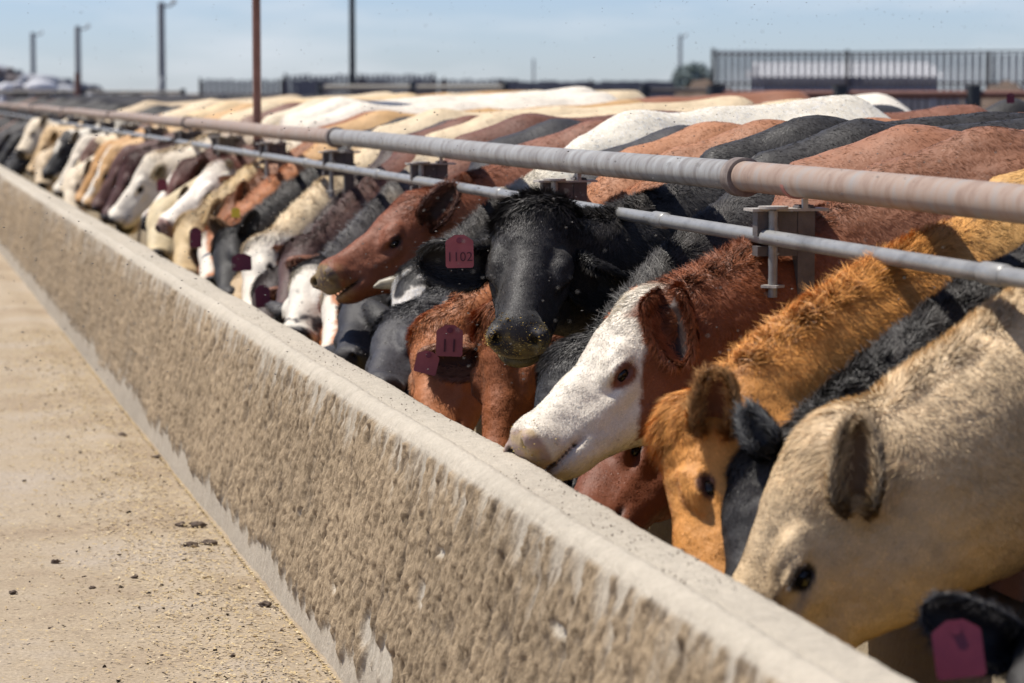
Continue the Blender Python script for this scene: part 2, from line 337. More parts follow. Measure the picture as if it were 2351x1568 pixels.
# ------------------------------------------------------------------ cows
def smin(a, b, k):
    h = np.clip(.5+.5*(b-a)/k, 0, 1); return b*(1-h)+a*h-k*h*(1-h)
class Field:
    def __init__(s, xs, ys, zs):
        s.ax = (xs, ys, zs); s.D = np.full((len(xs), len(ys), len(zs)), .5, dtype=np.float32)
    def _sl(s, lo, hi):
        out = []
        for a, l, h in zip(s.ax, lo, hi):
            i = max(0, np.searchsorted(a, l)-1); j = min(len(a), np.searchsorted(a, h)+1)
            if j-i < 1: return None
            out.append(slice(i, j))
        return tuple(out)
    def put(s, f, lo, hi, k, sub=False):
        sl = s._sl(lo-k-.02, hi+k+.02)
        if sl is None: return
        X, Y, Z = np.meshgrid(s.ax[0][sl[0]], s.ax[1][sl[1]], s.ax[2][sl[2]], indexing='ij')
        Pp = np.stack([X, Y, Z], -1).astype(np.float32); d = f(Pp)
        if sub: s.D[sl] = -smin(-s.D[sl], d, k)
        else: s.D[sl] = smin(s.D[sl], d, k)
    def ell(s, c, r, R=None, k=.03, sub=False):
        c = np.asarray(c, float); r = np.asarray(r, float); R = np.eye(3) if R is None else R
        def f(P):
            q = (P-c) @ R.T; k0 = np.linalg.norm(q/r, axis=-1); k1 = np.linalg.norm(q/(r*r), axis=-1)
            return k0*(k0-1)/np.maximum(k1, 1e-6)
        m = r.max(); s.put(f, c-m, c+m, k, sub)
    def cone(s, a, b, ra, rb, lat=None, sq=1., k=.03, sub=False):
        a = np.asarray(a, float); b = np.asarray(b, float); L2 = max(1e-9, ((b-a)**2).sum())
        def f(P):
            q = P-a; h = np.clip((q @ (b-a))/L2, 0, 1)
            d = q-h[..., None]*(b-a)
            if lat is not None:
                l = d @ lat; d = d+(l*(1/sq-1))[..., None]*lat
            r = ra+(rb-ra)*h
            return (np.linalg.norm(d, axis=-1)-r)*(sq if lat is not None else 1)**.5
        m = max(ra, rb); s.put(f, np.minimum(a, b)-m, np.maximum(a, b)+m, k, sub)
    def mesh(s):
        D_ = s.D; D_[0] = D_[-1] = .5; D_[:, 0] = D_[:, -1] = .5; D_[:, :, 0] = D_[:, :, -1] = .5
        In = D_ < 0; nx, ny, nz = D_.shape
        c = sum(In[a:nx-1+a, b:ny-1+b, d:nz-1+d].astype(np.int8) for a in (0, 1) for b in (0, 1) for d in (0, 1))
        I = np.argwhere((c > 0) & (c < 8)); acc = np.zeros((len(I), 3)); cnt = np.zeros(len(I))
        cs = [(a, b, d) for a in (0, 1) for b in (0, 1) for d in (0, 1)]
        for p in cs:
            for ax in range(3):
                if p[ax] == 0:
                    q = list(p); q[ax] = 1
                    i0 = I+np.array(p); i1 = I+np.array(q)
                    d0 = D_[tuple(i0.T)]; d1 = D_[tuple(i1.T)]; m = (d0 < 0) != (d1 < 0)
                    t = np.where(m, d0/np.where(d0 == d1, 1, d0-d1), 0)
                    p0 = np.stack([s.ax[z][i0[:, z]] for z in range(3)], 1); p1 = np.stack([s.ax[z][i1[:, z]] for z in range(3)], 1)
                    acc += m[:, None]*(p0+(p1-p0)*t[:, None]); cnt += m
        V = acc/cnt[:, None]
        G = -np.ones((nx-1, ny-1, nz-1), dtype=np.int64); G[tuple(I.T)] = np.arange(len(I)); Fs = []
        for ax in range(3):
            o1, o2 = [(1, 2), (2, 0), (0, 1)][ax]
            s0 = [slice(None)]*3; s1 = [slice(None)]*3; s0[ax] = slice(0, -1); s1[ax] = slice(1, None)
            a = In[tuple(s0)]; b = In[tuple(s1)]; E = np.argwhere(a != b); E = E[(E[:, o1] > 0) & (E[:, o2] > 0)]
            ins = a[tuple(E.T)]
            def g(d1, d2):
                q = E.copy(); q[:, o1] += d1; q[:, o2] += d2; return G[tuple(q.T)]
            Q = np.stack([g(-1, -1), g(0, -1), g(0, 0), g(-1, 0)], 1)
            Q[~ins] = Q[~ins][:, ::-1]; Fs.append(Q)
        return V, np.concatenate(Fs)
def vnormals(V, F):
    a = V[F[:, 2]]-V[F[:, 0]]; b = V[F[:, 3]]-V[F[:, 1]]; n = np.cross(a, b); N = np.zeros_like(V)
    for k in range(4): np.add.at(N, F[:, k], n)
    return nrm(N)
def relax(V, F, it=1, w=.5):
    for _ in range(it):
        S = np.zeros_like(V); C = np.zeros(len(V))
        for k in range(4):
            np.add.at(S, F[:, k], V[F[:, (k+1) % 4]]); np.add.at(C, F[:, k], 1)
        V = V*(1-w)+w*S/np.maximum(C, 1)[:, None]
    return V
def axes_fine(lo, hi, flo, fhi, fine, coarse):
    a = [flo+fine*i for i in range(int((fhi-flo)/fine)+1)]; x = a[0]; st = fine; pre = []
    while x > lo: st = min(st*1.25, coarse); x -= st; pre.append(x)
    y = a[-1]; st = fine; post = []
    while y < hi: st = min(st*1.25, coarse); y += st; post.append(y)
    return np.array(pre[::-1]+a+post)

def blades(V, F, N, C, wgt, n, lenf, dirf, width, rng, aux, jitter=.14, droop=.25, cvar=.22):
    """thin tapered hair blades rooted on the surface; lenf/dirf take the sampled (p, n, aux)"""
    T = np.concatenate([F[:, [0, 1, 2]], F[:, [0, 2, 3]]]) if F.shape[1] == 4 else F
    A = np.linalg.norm(np.cross(V[T[:, 1]]-V[T[:, 0]], V[T[:, 2]]-V[T[:, 0]]), axis=1)*wgt[T].mean(1)
    if A.sum() <= 0: return None
    cs = np.cumsum(A); t = T[np.minimum(np.searchsorted(cs, rng.random(n)*cs[-1]), len(T)-1)]
    r1 = np.sqrt(rng.random(n)); r2 = rng.random(n); bw = np.stack([1-r1, r1*(1-r2), r1*r2], 1)
    def it(X): return (X[t]*bw[..., None]).sum(1) if X.ndim > 1 else (X[t]*bw).sum(1)
    p = it(V); nn = nrm(it(N)); c = it(C); ax = {k: it(v) for k, v in aux.items()}
    L = lenf(p, nn, ax); d = dirf(p, nn, ax)
    cl = np.stack([fbm(p*38, s_, 2) for s_ in (11, 12, 13)], 1)           # locks of hair lean together
    cl2 = np.stack([vn(p*9, s_) for s_ in (14, 15, 16)], 1)
    d = d+cl*.7+cl2*.3+rng.normal(size=(n, 3))*jitter
    d = nrm(d-nn*(d*nn).sum(1, keepdims=True)); lift = ax['lift'][:, None] if 'lift' in ax else .35
    d0 = nrm(d+nn*lift); L = L*(.65+.7*rng.random(n)); L = L[:, None]
    g = np.array([0, 0, -1.0])*droop
    p1 = p+d0*L*.5; d1 = nrm(d0*.8+d*.25+g*.35); p2 = p1+d1*L*.5
    wv = nrm(np.cross(d0, nn)+nn*rng.normal(size=(n, 1))*.5)*(width*(.7+.6*rng.random((n, 1))))
    p0 = p-nn*.001
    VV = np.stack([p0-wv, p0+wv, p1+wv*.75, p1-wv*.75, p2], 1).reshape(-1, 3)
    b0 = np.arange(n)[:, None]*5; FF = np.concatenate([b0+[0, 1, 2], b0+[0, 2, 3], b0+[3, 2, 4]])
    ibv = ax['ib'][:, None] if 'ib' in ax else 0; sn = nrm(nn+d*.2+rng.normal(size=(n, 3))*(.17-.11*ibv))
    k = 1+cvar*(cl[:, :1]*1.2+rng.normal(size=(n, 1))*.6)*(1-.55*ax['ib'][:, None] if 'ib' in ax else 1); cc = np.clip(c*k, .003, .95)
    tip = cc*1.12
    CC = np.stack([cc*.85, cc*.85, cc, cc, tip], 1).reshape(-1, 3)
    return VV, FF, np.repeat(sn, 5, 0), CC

BLACK = (.019, .0168, .0155); REDB = (.26, .080, .024); DKRED = (.10, .028, .012); GOLD = (.56, .245, .058); CREAM = (.60, .47, .30); WHITE = (.70, .63, .52)
TAN = (.50, .30, .13); ORANGE = (.40, .15, .055); GREY = (.09, .085, .085); CHAR = (.60, .44, .26); BROWN = (.14, .065, .04)
def paint(pat, hu, hv, hw, isH, V, cfg):
    n1 = fbm(V*5.5, cfg['seed'], 3); n2 = fbm(V*26, cfg['seed']+5, 3)
    base = np.array(cfg['c']); C = np.repeat(base[None], len(V), 0)*(1+.16*n1[:, None]+.12*n2[:, None])
    bc = cfg.get('body')
    if bc is not None:
        m = sst(2.0, 2.3, V[:, 0]+.15*n1)[:, None]; C = C*(1-m)+np.array(bc)*(1+.12*n1[:, None]+.1*n2[:, None])*m
    wh = np.array(cfg.get('w', WHITE)); wf = np.zeros(len(V)); e = .03*n2+.03*n1
    if pat == 'baldy':
        lim = .20+1.05*np.maximum(0, -hv-.06); lim = np.where(hv < -.44, .62-(-hv-.44)*5., lim)
        wf = sst(-.012, .012, hu-lim+e*1.1)
        wf = np.maximum(wf, sst(-.02, .02, .16-np.abs(hw)-.1*0+e)*sst(-.1, -.06, hv)*sst(-.08, 0, hu))
        ed = np.sqrt(((hu-.455)/.075)**2+((hv+.195)/.045)**2); wf = wf*sst(.8, 1.15, ed+n2*.3)
    elif pat == 'blaze':
        wf = sst(.11, .08, np.abs(hw)+e*1.5)*sst(-.35, -.2, hv-.2*sst(.6, .9, hu))*sst(.0, .06, hu)
    elif pat == 'brockle':
        wf = sst(-.02, .05, hu-.05)*sst(.02, .12, n1*.9+n2*.35+.12)
    elif pat == 'white':
        wf = sst(-.05, .1, hu)*sst(.4, .2, -hv-.2+e)
    elif pat == 'patch':
        wf = sst(.0, .08, fbm(V*3.2, cfg['seed']+9, 2)+cfg.get('pb', .05))*1.
    if pat in ('baldy', 'blaze', 'brockle', 'white'): wf = wf*isH
    C = C*(1-wf[:, None])+wh*(1+.08*n2[:, None]+.05*n1[:, None])*wf[:, None]
    # nose pad and lips, rims of the eyes
    nose = np.array(cfg.get('nose', (.03, .026, .026)))
    m = isH*sst(.925, .95, hu+.02*n2+.04*(hv+.15))*sst(-.30, -.26, hv); C = C*(1-m[:, None])+nose*(1+.3*n2[:, None])*m[:, None]
    lm = np.exp(-((hv+.262)/.013)**2)*sst(.74, .80, hu)*isH*.8; C = C*(1-lm[:, None])+nose*lm[:, None]
    ed = np.sqrt(((hu-.445)/1.4)**2+(hv+.178)**2); rm = isH*sst(.044, .030, ed)*(np.abs(hw) > .1)
    rim = np.array(cfg.get('rim', (.03, .02, .018))); C = C*(1-rm[:, None])+rim*rm[:, None]
    nd_ = np.sqrt(((hu-.98)/1.6)**2+(hv+.108)**2+(np.abs(hw)-.092)**2); m = isH*sst(.036, .024, nd_)*.85; C = C*(1-m[:, None])+np.array([.012, .008, .007])*m[:, None]
    if cfg.get('dirt', 0): # grain dust on the muzzle
        m = isH*sst(.82, .95, hu)*sst(-.1, .35, n2+.6*n1+.12)*cfg['dirt']; C = C*(1-m[:, None])+np.array([.42, .31, .10])*m[:, None]
    return np.clip(C, .004, .9), m*0

def ear(parent, O, B, e, n, col, inner, Ln, W, res, seed, fur, furstore):
    rng = np.random.default_rng(seed); e = nrm(e); n = nrm(n-e*np.dot(n, e)); s_ = np.cross(e, n)
    ns, nt_ = (22, 21) if res == 0 else (10, 9)
    S = np.linspace(0, 1, ns); Tt = np.linspace(-1, 1, nt_); outs = []
    for th in (0.006, 0.0):
        rows = []
        for s in S:
            hw = W*(math.sqrt(max(0, 1-((s-.45)/.55)**2)) if s > .45 else .42+.58*math.sin(s/.45*math.pi/2))
            hw = max(hw, .004); a = 2.15-.85*min(1, s/.75)
            R = hw/max(math.sin(min(a, math.pi/2)), .3); bend = -.03*s*s*Ln/.2
            for t in Tt:
                rr = R+th*(1 if s < .97 else .2); rows.append(B+e*(s*Ln)+s_*rr*math.sin(t*a)-n*(rr*math.cos(t*a)*1.15-R*.45)+n*(bend+W*1.15*min(1, 3.5*s+.15)))
        outs.append(np.array(rows))
    V = np.concatenate(outs); G = grid_idx(ns, nt_); G2 = G[:, ::-1]+ns*nt_; F = [G, G2]
    def strip(idx):
        i = np.array(idx); return np.stack([i[:-1], i[:-1]+ns*nt_, i[1:]+ns*nt_, i[1:]], 1)
    F += [strip([k*nt_ for k in range(ns)]), strip([k*nt_+nt_-1 for k in range(ns)])[:, ::-1], strip([(ns-1)*nt_+k for k in range(nt_)])]
    F = np.concatenate(F); m = ns*nt_
    # outside sheet is 0..m-1; make sure it faces away from the opening
    N = vnormals(V, F)
    if (N[nt_*(ns//2)+nt_//2] @ n) > 0: F = F[:, ::-1]; N = -N
    C = np.repeat(np.array(col)[None], len(V), 0); tw = sst(.35, .8, np.abs(np.tile(Tt, ns)))[:, None]; C[m:] = np.array(inner)*(1-tw)+np.array(col)*tw
    C *= (1+.2*fbm(V*30, seed)[:, None]); o = mesh_obj('ear', V-parent_loc(parent), F, M_HIDE, parent, col=np.clip(C, .004, .9))
    if fur:
        sv = np.tile(np.repeat(S, nt_), 2); tv = np.tile(np.tile(Tt, ns), 2); ins = np.concatenate([np.zeros(m), np.ones(m)])
        rimw = np.abs(tv)**3
        cf = C.copy(); cf[m:] = np.array(col)*1.1+.01; cf = np.clip(cf*1.15, 0, .9)
        r = blades(V, F, N, cf, .8*(1-ins)+.9*ins*(np.abs(tv) > .45)*(sv > .08)+rimw*1.6, int(fur), lambda p, q, a: .007+.012*a['rim']+.014*a['ins'], lambda p, q, a: e+n*(.5*a['rim'][:, None]), cfgw['w'], rng,
                   {'rim': rimw, 'ins': ins, 'lift': .3+.5*rimw+.2*ins}, jitter=.35)
        furstore.append(r)
    return o
def parent_loc(p): return np.array(p.location)
cfgw = {'w': .0008}

def text_mesh(txt, size, name, M, mt, parent):
    cu = D.curves.new('txt', 'FONT'); cu.body = txt; cu.size = size; cu.align_x = 'CENTER'; cu.align_y = 'CENTER'; cu.extrude = .0004
    t = D.objects.new('txt', cu); COL.objects.link(t); bpy.context.view_layer.update()
    me = D.meshes.new_from_object(t.evaluated_get(bpy.context.evaluated_depsgraph_get())); D.objects.remove(t); D.curves.remove(cu)
    me.name = name; me.transform(M); me.materials.clear(); me.materials.append(mt); o = D.objects.new(name, me); return link(o, parent)
def ear_tag(root, pos, roll=0, w=.072, h=.085, yellow=False, txt=None, facing=None, faded=False):
    f = nrm(CAM-pos) if facing is None else nrm(np.array(facing)); up = np.array([0, 0, 1.0]); rt = nrm(np.cross(up, f)); up = np.cross(f, rt)
    r_ = math.radians(roll); rt2 = rt*math.cos(r_)+up*math.sin(r_); up2 = np.cross(f, rt2)
    pr = [(-.5, -.44), (-.44, -.5), (.44, -.5), (.5, -.44), (.5, .28), (.46, .34), (.17, .5), (-.17, .5), (-.46, .34), (-.5, .28)]
    V = []; 
    for dz in (-.0012, .0012):
        for a, b in pr:
            curl = 0
            V.append(pos+rt2*a*w+up2*b*h+f*(dz-curl)-parent_loc(root))
    m = len(pr); F = [tuple(range(m, 2*m)), tuple(range(m-1, -1, -1))]+[(i, (i+1) % m, m+(i+1) % m, m+i) for i in range(m)]
    o = mesh_obj('ear_tag', V, F, M_TAGY if yellow else (M_TAGP if txt or faded else M_TAG), root, smooth=False)
    mb = MB(); c0 = pos+up2*h*.33+f*.0005-parent_loc(root); mb.tube([c0, c0+f*.004], .008, 12); mb.build('tag_button', M_TAGY if yellow else M_TAG, o)
    if txt:
        Mx = Matrix(((rt2[0], up2[0], f[0], 0), (rt2[1], up2[1], f[1], 0), (rt2[2], up2[2], f[2], 0), (0, 0, 0, 1)))
        tp = pos-up2*h*.18+f*.003-parent_loc(root)
        text_mesh(txt, .034 if len(txt) > 2 else .05, 'tag_number', Matrix.Translation(Vector(tp)) @ Mx, M_INK, o)
    return o

def cow(label, poll, muz, yb, cfg, L=.50, toward=0., res=0, fur=0, ref=(-1, 0, .8), roll=0, H=1.40, near_ear=None, far_ear=None, tags=(), group='cattle eating along the concrete bunk', wx=2.52, seedo=0, crumbs=0, horns=False, side=None, world=False):
    """poll, muz: (px, py, Y) or world points; yb: Y of the body"""
    cfg = dict(cfg); cfg.setdefault('seed', abs(hash(label)) % 1); cfg['seed'] = sum(map(ord, label)) % 911+seedo
    rng = np.random.default_rng(cfg['seed'])
    O = np.array(poll, float) if world else at(*poll)
    if len(muz) == 2:
        rd = ray(*muz); vd = nrm(O-CAM); q0 = CAM+rd*(((O-CAM) @ vd)/(rd @ vd)); d0 = np.linalg.norm(q0-O)
        if d0 < L:
            lo, hi = 0, .6
            for _ in range(30):
                m_ = (lo+hi)/2
                q = q0-nrm(rd)*m_*(1 if toward >= 0 else -1)
                if np.linalg.norm(q-O) < L: lo = m_
                else: hi = m_
            Q = q
        else: Q = q0; L = d0
    else: Q = np.array(muz, float); L = np.linalg.norm(Q-O)
    u = nrm(Q-O); v = np.array(ref, float); v = nrm(v-u*np.dot(u, v)); w_ = np.cross(u, v)
    if roll:
        r_ = math.radians(roll); v, w_ = v*math.cos(r_)+w_*math.sin(r_), w_*math.cos(r_)-v*math.sin(r_)
    R = np.stack([u, v, w_])
    def hp(a, b, c=0): return O+L*(a*u+b*v+c*w_)
    W0 = np.array([wx, yb, 0])
    fine, coarse = [(.0075, .03), (.012, .035), (.02, .05)][res]
    cn = [hp(a, b, c) for a in (-.1, 1.06) for b in (.06, -.56) for c in (-.3, .3)]; cn = np.array(cn)
    lo, hi = cn.min(0), cn.max(0)
    xs = axes_fine(min(lo[0], 1.5), wx+1.95, lo[0], hi[0], fine, coarse); ysx = axes_fine(min(lo[1], yb-.42), max(hi[1], yb+.42), lo[1], hi[1], fine, coarse); zs = axes_fine(-.03, max(1.5, hi[2]), lo[2], hi[2], fine, coarse)
    fl = Field(xs, ysx, zs); h = H/1.40; Yl = np.array([0, 1.0, 0])
    # trunk
    yk = cfg.get('yk', .12*math.sin(cfg['seed']*1.7))
    bl = cfg.get('bl', 1)
    def b(x, y, z): x = x*bl; return W0+np.array([x, y+yk*x, z*h])
    fl.ell(b(.03, 0, .92), (.33, .25, .35*h), k=.1)
    fl.ell(b(.55, 0, .95), (.55, .325, .385*h), k=.12)
    fl.ell(b(1.0, 0, .98), (.50, .33, .385*h), k=.12)
    fl.ell(b(1.40, 0, 1.07), (.30, .27, .33*h), k=.1)
    fl.ell(b(1.15, .2, 1.27), (.09, .05, .05), k=.06); fl.ell(b(1.15, -.2, 1.27), (.09, .05, .05), k=.06)
    fl.cone(b(-.22, 0, 1.215), b(.05, 0, 1.265), .07, .075, k=.12); fl.cone(b(.05, 0, 1.265), b(.6, 0, 1.285), .075, .06, k=.11); fl.cone(b(.6, 0, 1.285), b(1.45, 0, 1.36), .06, .05, k=.08)
    fl.ell(b(.12, .13, 1.16), (.16, .05, .12), k=.06); fl.ell(b(.12, -.13, 1.16), (.16, .05, .12), k=.06)
    fl.ell(b(-.22, 0, .80), (.17, .14, .24), k=.1)
    for sy in (-1, 1):
        fl.cone(b(.02, sy*.17, .80), b(.06, sy*.16, .42), .12, .062, k=.07); fl.cone(b(.06, sy*.16, .42), b(.03, sy*.16, .10), .047, .036, k=.03)
        fl.ell(b(.0, sy*.16, .04), (.075, .055, .05), k=.02)
        fl.cone(b(1.42, sy*.17, .92), b(1.32, sy*.18, .62), .19, .10, k=.07); fl.cone(b(1.32, sy*.18, .62), b(1.58, sy*.17, .44), .085, .05, k=.04)
        fl.cone(b(1.58, sy*.17, .44), b(1.50, sy*.17, .1), .045, .038, k=.03); fl.ell(b(1.47, sy*.17, .04), (.08, .055, .05), k=.02)
    fl.cone(b(1.66, 0, 1.24), b(1.76, 0, .95), .035, .03, k=.04); fl.cone(b(1.76, 0, .95), b(1.74, 0, .5), .028, .04, k=.03)
    # neck
    S_ = b(-.02, 0, 1.0); Nk = hp(.25, -.27)
    c1 = S_+np.array([-.28, 0, -.02]); c2 = Nk+(-.7*u-.35*v)*.2; K = 9; pts = []
    if cfg.get('c2') is not None: c2 = Nk+np.array(cfg['c2'])
    for i in range(K):
        t = i/(K-1); pts.append((1-t)**3*S_+3*(1-t)**2*t*c1+3*(1-t)*t*t*c2+t**3*Nk)
    pts = np.array(pts); rad = [(.28*(1-t)**1.5+.126*(1-(1-t)**1.5))*(1 if t < .001 else 1) for t in np.linspace(0, 1, K)]; nkf = cfg.get('neck', 1)
    for i in range(1, K):
        x_ = pts[i][0]; cap = 1.09 if x_ < 1.98 else 1.09+min(.18, (x_-1.98)*.66)+max(0, x_-2.25)*.28
        if x_ > 1.84: pts[i][2] = min(pts[i][2], cap-rad[i]*.97)
    rad = [r*(h*.98) if i == 0 else r*(1+(nkf-1)*(i/(K-1))) for i, r in enumerate(rad)]
    for i in range(K-1):
        sd = nrm(pts[i+1]-pts[i]); la = nrm(np.cross(sd, [0, 0, 1.0])); f_ = .66+.06*i/(K-2)
        fl.cone(pts[i], pts[i+1], rad[i], rad[i+1], la, f_, k=.05)
    # head
    a = L
    fl.ell(hp(.18, -.17), a*np.array([.22, .17, .185]), R, k=.05)
    fl.ell(hp(.05, -.11), a*np.array([.09, .085, .13]), R, k=.05)
    fl.cone(hp(.38, -.19), hp(.84, -.18), a*.145, a*.112, w_, .92, k=.04)
    fl.cone(hp(.30, -.10), hp(.60, -.125), a*.075, a*.06, k=.05); fl.cone(hp(.60, -.125), hp(.84, -.095), a*.06, a*.055, k=.05)
    fl.ell(hp(.905, -.16), a*np.array([.088, .135, .158]), R, k=.03)
    fl.ell(hp(.865, -.295), a*np.array([.095, .055, .10]), R, k=.014)
    for s in (-1, 1):
        fl.cone(hp(.26, -.46, s*.085), hp(.80, -.30, s*.045), a*.095, a*.052, k=.06)
        fl.ell(hp(.28, -.36, s*.10), a*np.array([.19, .20, .078]), R, k=.05)
        fl.ell(hp(.62, -.27, s*.075), a*np.array([.17, .10, .05]), R, k=.04)
        fl.cone(hp(.48, -.25, s*.14), hp(.68, -.235, s*.108), a*.034, a*.02, k=.03)
        fl.ell(hp(.385, -.115, s*.160), a*np.array([.075, .045, .048]), R, k=.022)
        fl.ell(hp(.445, -.175, s*.155), a*np.array([.090, .066, .040]), R, k=.035)
        fl.ell(hp(.435, -.147, s*.203), a*np.array([.070, .020, .020]), R, k=.010)
        fl.ell(hp(.965, -.115, s*.115), a*np.array([.045, .05, .035]), R, k=.02)
        fl.ell(hp(.445, -.184, s*.204), a*np.array([.040, .016, .032]), R, k=.006, sub=True); fl.ell(hp(.54, -.20, s*.175), a*np.array([.07, .018, .014]), R, k=.02, sub=True)
        fl.cone(hp(1.02, -.095, s*.085), hp(.93, -.13, s*.115), a*.030, a*.018, k=.008, sub=True)
        fl.ell(hp(.165, -.215, s*.175), a*np.array([.055, .06, .05]), R, k=.03)
    if res == 0:
        fl.ell(hp(.93, -.262), a*np.array([.17, .0095, .20]), R, k=.012, sub=True)
    V, F = fl.mesh(); V = relax(V, F, 1, .35)
    # wrinkles and muscle relief in the fine mesh
    N = vnormals(V, F); q = ((V-O) @ R.T)/L; hu, hv, hw = q.T
    isH = sst(-.12, .02, hu)*sst(.72, .64, -hv)*(np.abs(hw) < .4)*sst(1.3, 1.15, hu)
    isH = isH*sst(.16, .02, (-hv-.28)-(hu+.05)*1.6)   # the throat behind the jaw belongs to the neck
    if res == 0:
        wr = np.sin((hu*62+hv*38)+fbm(V*9, 3, 2)*3)*np.exp(-((hu-.34)/.10)**2-((hv+.10)/.09)**2)*isH
        V = V+N*(wr*.0016+fbm(V*13, 5, 3)*.004+fbm(V*45, 6, 2)*.0012*(1-isH*cfg.get('hh', .5)))[:, None]; N = vnormals(V, F)
    C, _ = paint(cfg.get('pat'), hu, hv, hw, isH, V, cfg)
    root = empty('cow', tuple(W0)); tag(root, label, 'cow', group)
    mesh_obj('body', V-W0, F, M_HIDE, root, col=C)
    # eyes
    for s in ((-1, 1) if res < 2 else ()):
        if side is not None and s != side and res > 0: continue
        ec = hp(.445, -.184, s*.157); n_ = 14; V2 = []; F2 = []
        for i in range(n_+1):
            for j in range(18):
                th = math.pi*i/n_; ph = 2*math.pi*j/18; V2.append(ec-W0+L*.040*np.array([math.sin(th)*math.cos(ph), math.sin(th)*math.sin(ph), math.cos(th)]))
        eo = mesh_obj('eye', np.array(V2), grid_wrap(n_+1, 18), M_EYE, root)
    # ears
    store = []; Cn = np.array([at_c for at_c in CAM]); dk = np.array(cfg.get('earc', cfg['c'])); inn = np.array(cfg.get('earin', dk*.22+.006))  # default ear lining darkens the coat colour to paint shade inside the cup
    for s in (-1, 1):
        B_ = hp(cfg.get('eu', .185), cfg.get('ev', -.225), s*cfg.get('eo', .195)); near = (B_-O) @ np.array([0, -1, 0]) > 0
        spec = near_ear if near else far_ear
        e_ = spec[0] if spec is not None else (s*w_*.75-u*.35-v*.1+np.array([0, 0, .25]))
        n_ = spec[1] if spec is not None else (u*.75+s*w_*.1-v*.3)
        ear(root, O, B_, np.array(e_, float), np.array(n_, float), dk, inn, cfg.get('el', .195)*L/.5, cfg.get('ew', .047)*L/.5, 0 if res == 0 else 1, cfg['seed']+s, fur*.07 if fur else 0, store)
    if horns:
        for s in (-1, 1):
            p0 = hp(.03, -.10, s*.15); mb = MB(); q_ = [p0-W0, p0+s*w_*.04+v*.01-W0, p0+s*w_*.065+v*.03+u*.015-W0, p0+s*w_*.075+v*.045+u*.035-W0]
            mb.tube(q_, [.024, .021, .015, .004], 14); mb.build('horn', M_HORN, root, True)
    for tg in tags:
        ear_tag(root, at(tg['p'][0], tg['p'][1], tg.get('Y', O[1]-.1)), **{k: v_ for k, v_ in tg.items() if k not in ('p', 'Y')})
    # coat
    if fur:
        # distance along the neck: crest weight
        crest = np.zeros(len(V)); nd = np.full(len(V), 9.); bd = np.zeros((len(V), 3))
        for i in range(K-1):
            sg = pts[i+1]-pts[i]; t = np.clip(((V-pts[i]) @ sg)/(sg @ sg), 0, 1); qq = V-pts[i]-t[:, None]*sg; dd = np.linalg.norm(qq, axis=1)
            sd = nrm(sg); la = nrm(np.cross(sd, [0, 0, 1.0])); upn = np.cross(la, sd); 
            if upn[2] < 0: upn = -upn
            cr = (qq @ upn)/np.maximum(dd, 1e-6); m = dd < nd; nd[m] = dd[m]; crest[m] = cr[m]; bd[m] = -sd
        inbody = V[:, 0] > wx-.1; bd[inbody] = [1, 0, -.35]; crest = sst(.93, .995, crest)*(1-inbody)*(1-isH)*sst(2.3, 2.0, V[:, 0]); inbody = sst(2.05, 2.3, V[:, 0])
        pollw = isH*np.exp(-((hu-.04)/.15)**2)*sst(-.34, -.2, hv)
        toC = nrm(CAM-V); fac = (N*toC).sum(1); vis = (fac > -.45).astype(float)
        wgt = vis*((V[:, 0] < cfg.get('furx', 3.6)) & ((V[:, 2] > .95) | (V[:, 0] < 2.3)) & (V[:, 2] > .22))
        bare = isH*sst(.90, .95, hu+.02*0)*(hv > -.30); eyeb = isH*sst(.036, .026, np.hypot((hu-.445)/1.4, hv+.178))*(np.abs(hw) > .12)
        wgt = wgt*(1-np.clip(bare+eyeb, 0, 1))*(.6+1.0*isH+.8*crest+.9*pollw)*(1-.1*inbody)
        fl_ = cfg.get('fl', 1.)
        hairl = (.013+.009*sst(.3, .8, fbm(V*4, 2, 2)))*(1-isH*.5)+crest*.026*cfg.get('mane', 1)+pollw*.026*cfg.get('tuft', 1); hairl = hairl*fl_*(1-inbody)+.015*inbody
        lift = .14-.09*isH+.75*crest+.5*pollw-.105*inbody; ua = np.repeat(u[None], len(V), 0)
        dr = bd*(.55)+np.array([0, 0, -.75]); fw_ = ua*(.9)+v*.0; dirs = dr*(1-isH[:, None])+fw_*isH[:, None]
        dirs = dirs*(1-crest[:, None])+crest[:, None]*(np.array([-.35, -.3, .9])); dirs = dirs*(1-pollw[:, None])+pollw[:, None]*(u*.7+v*.5)
        r = blades(V, F, N, np.clip(C*cfg.get('furk', 2.0 if max(cfg['c']) < .03 else 1.1), 0, .92), wgt, fur, lambda p, n, a: a['len'], lambda p, n, a: np.stack([a['dx'], a['dy'], a['dz']], 1), cfgw['w']*cfg.get('bw', 1), rng,  # black coats get a lighter fur colour in place of sun highlights
                   {'len': hairl, 'dx': dirs[:, 0], 'dy': dirs[:, 1], 'dz': dirs[:, 2], 'lift': lift, 'ib': inbody}, cvar=cfg.get('cvar', .2))
        store.append(r)
        # lashes
        for s in (-1, 1):
            ec = hp(.44, -.175, s*.20); 
            if (ec-O) @ np.array([0, -1, 0]) < -.03: continue
            nl = cfg.get('nl', 60); t = rng.random(nl); an = -.9+1.8*t
            p = ec+L*(u[None]*(.06*np.sin(an))[:, None]+v[None]*(.038*np.cos(an))[:, None])+rng.normal(size=(nl, 3))*.0012
            tv_ = np.repeat(p, 3, 0).reshape(nl, 3, 3); ff = np.arange(nl)[:, None]*0
            dd = nrm(s*w_*.45+u*.35-v*.35+np.array([0, 0, -.15])+rng.normal(size=(nl, 3))*.15); ll = cfg.get('ll', .024); VV = np.stack([p-u*.0006, p+u*.0006, p+dd*.5*ll, p+dd*.5*ll, p+dd*ll+np.array([0, 0, .002])], 1).reshape(-1, 3)
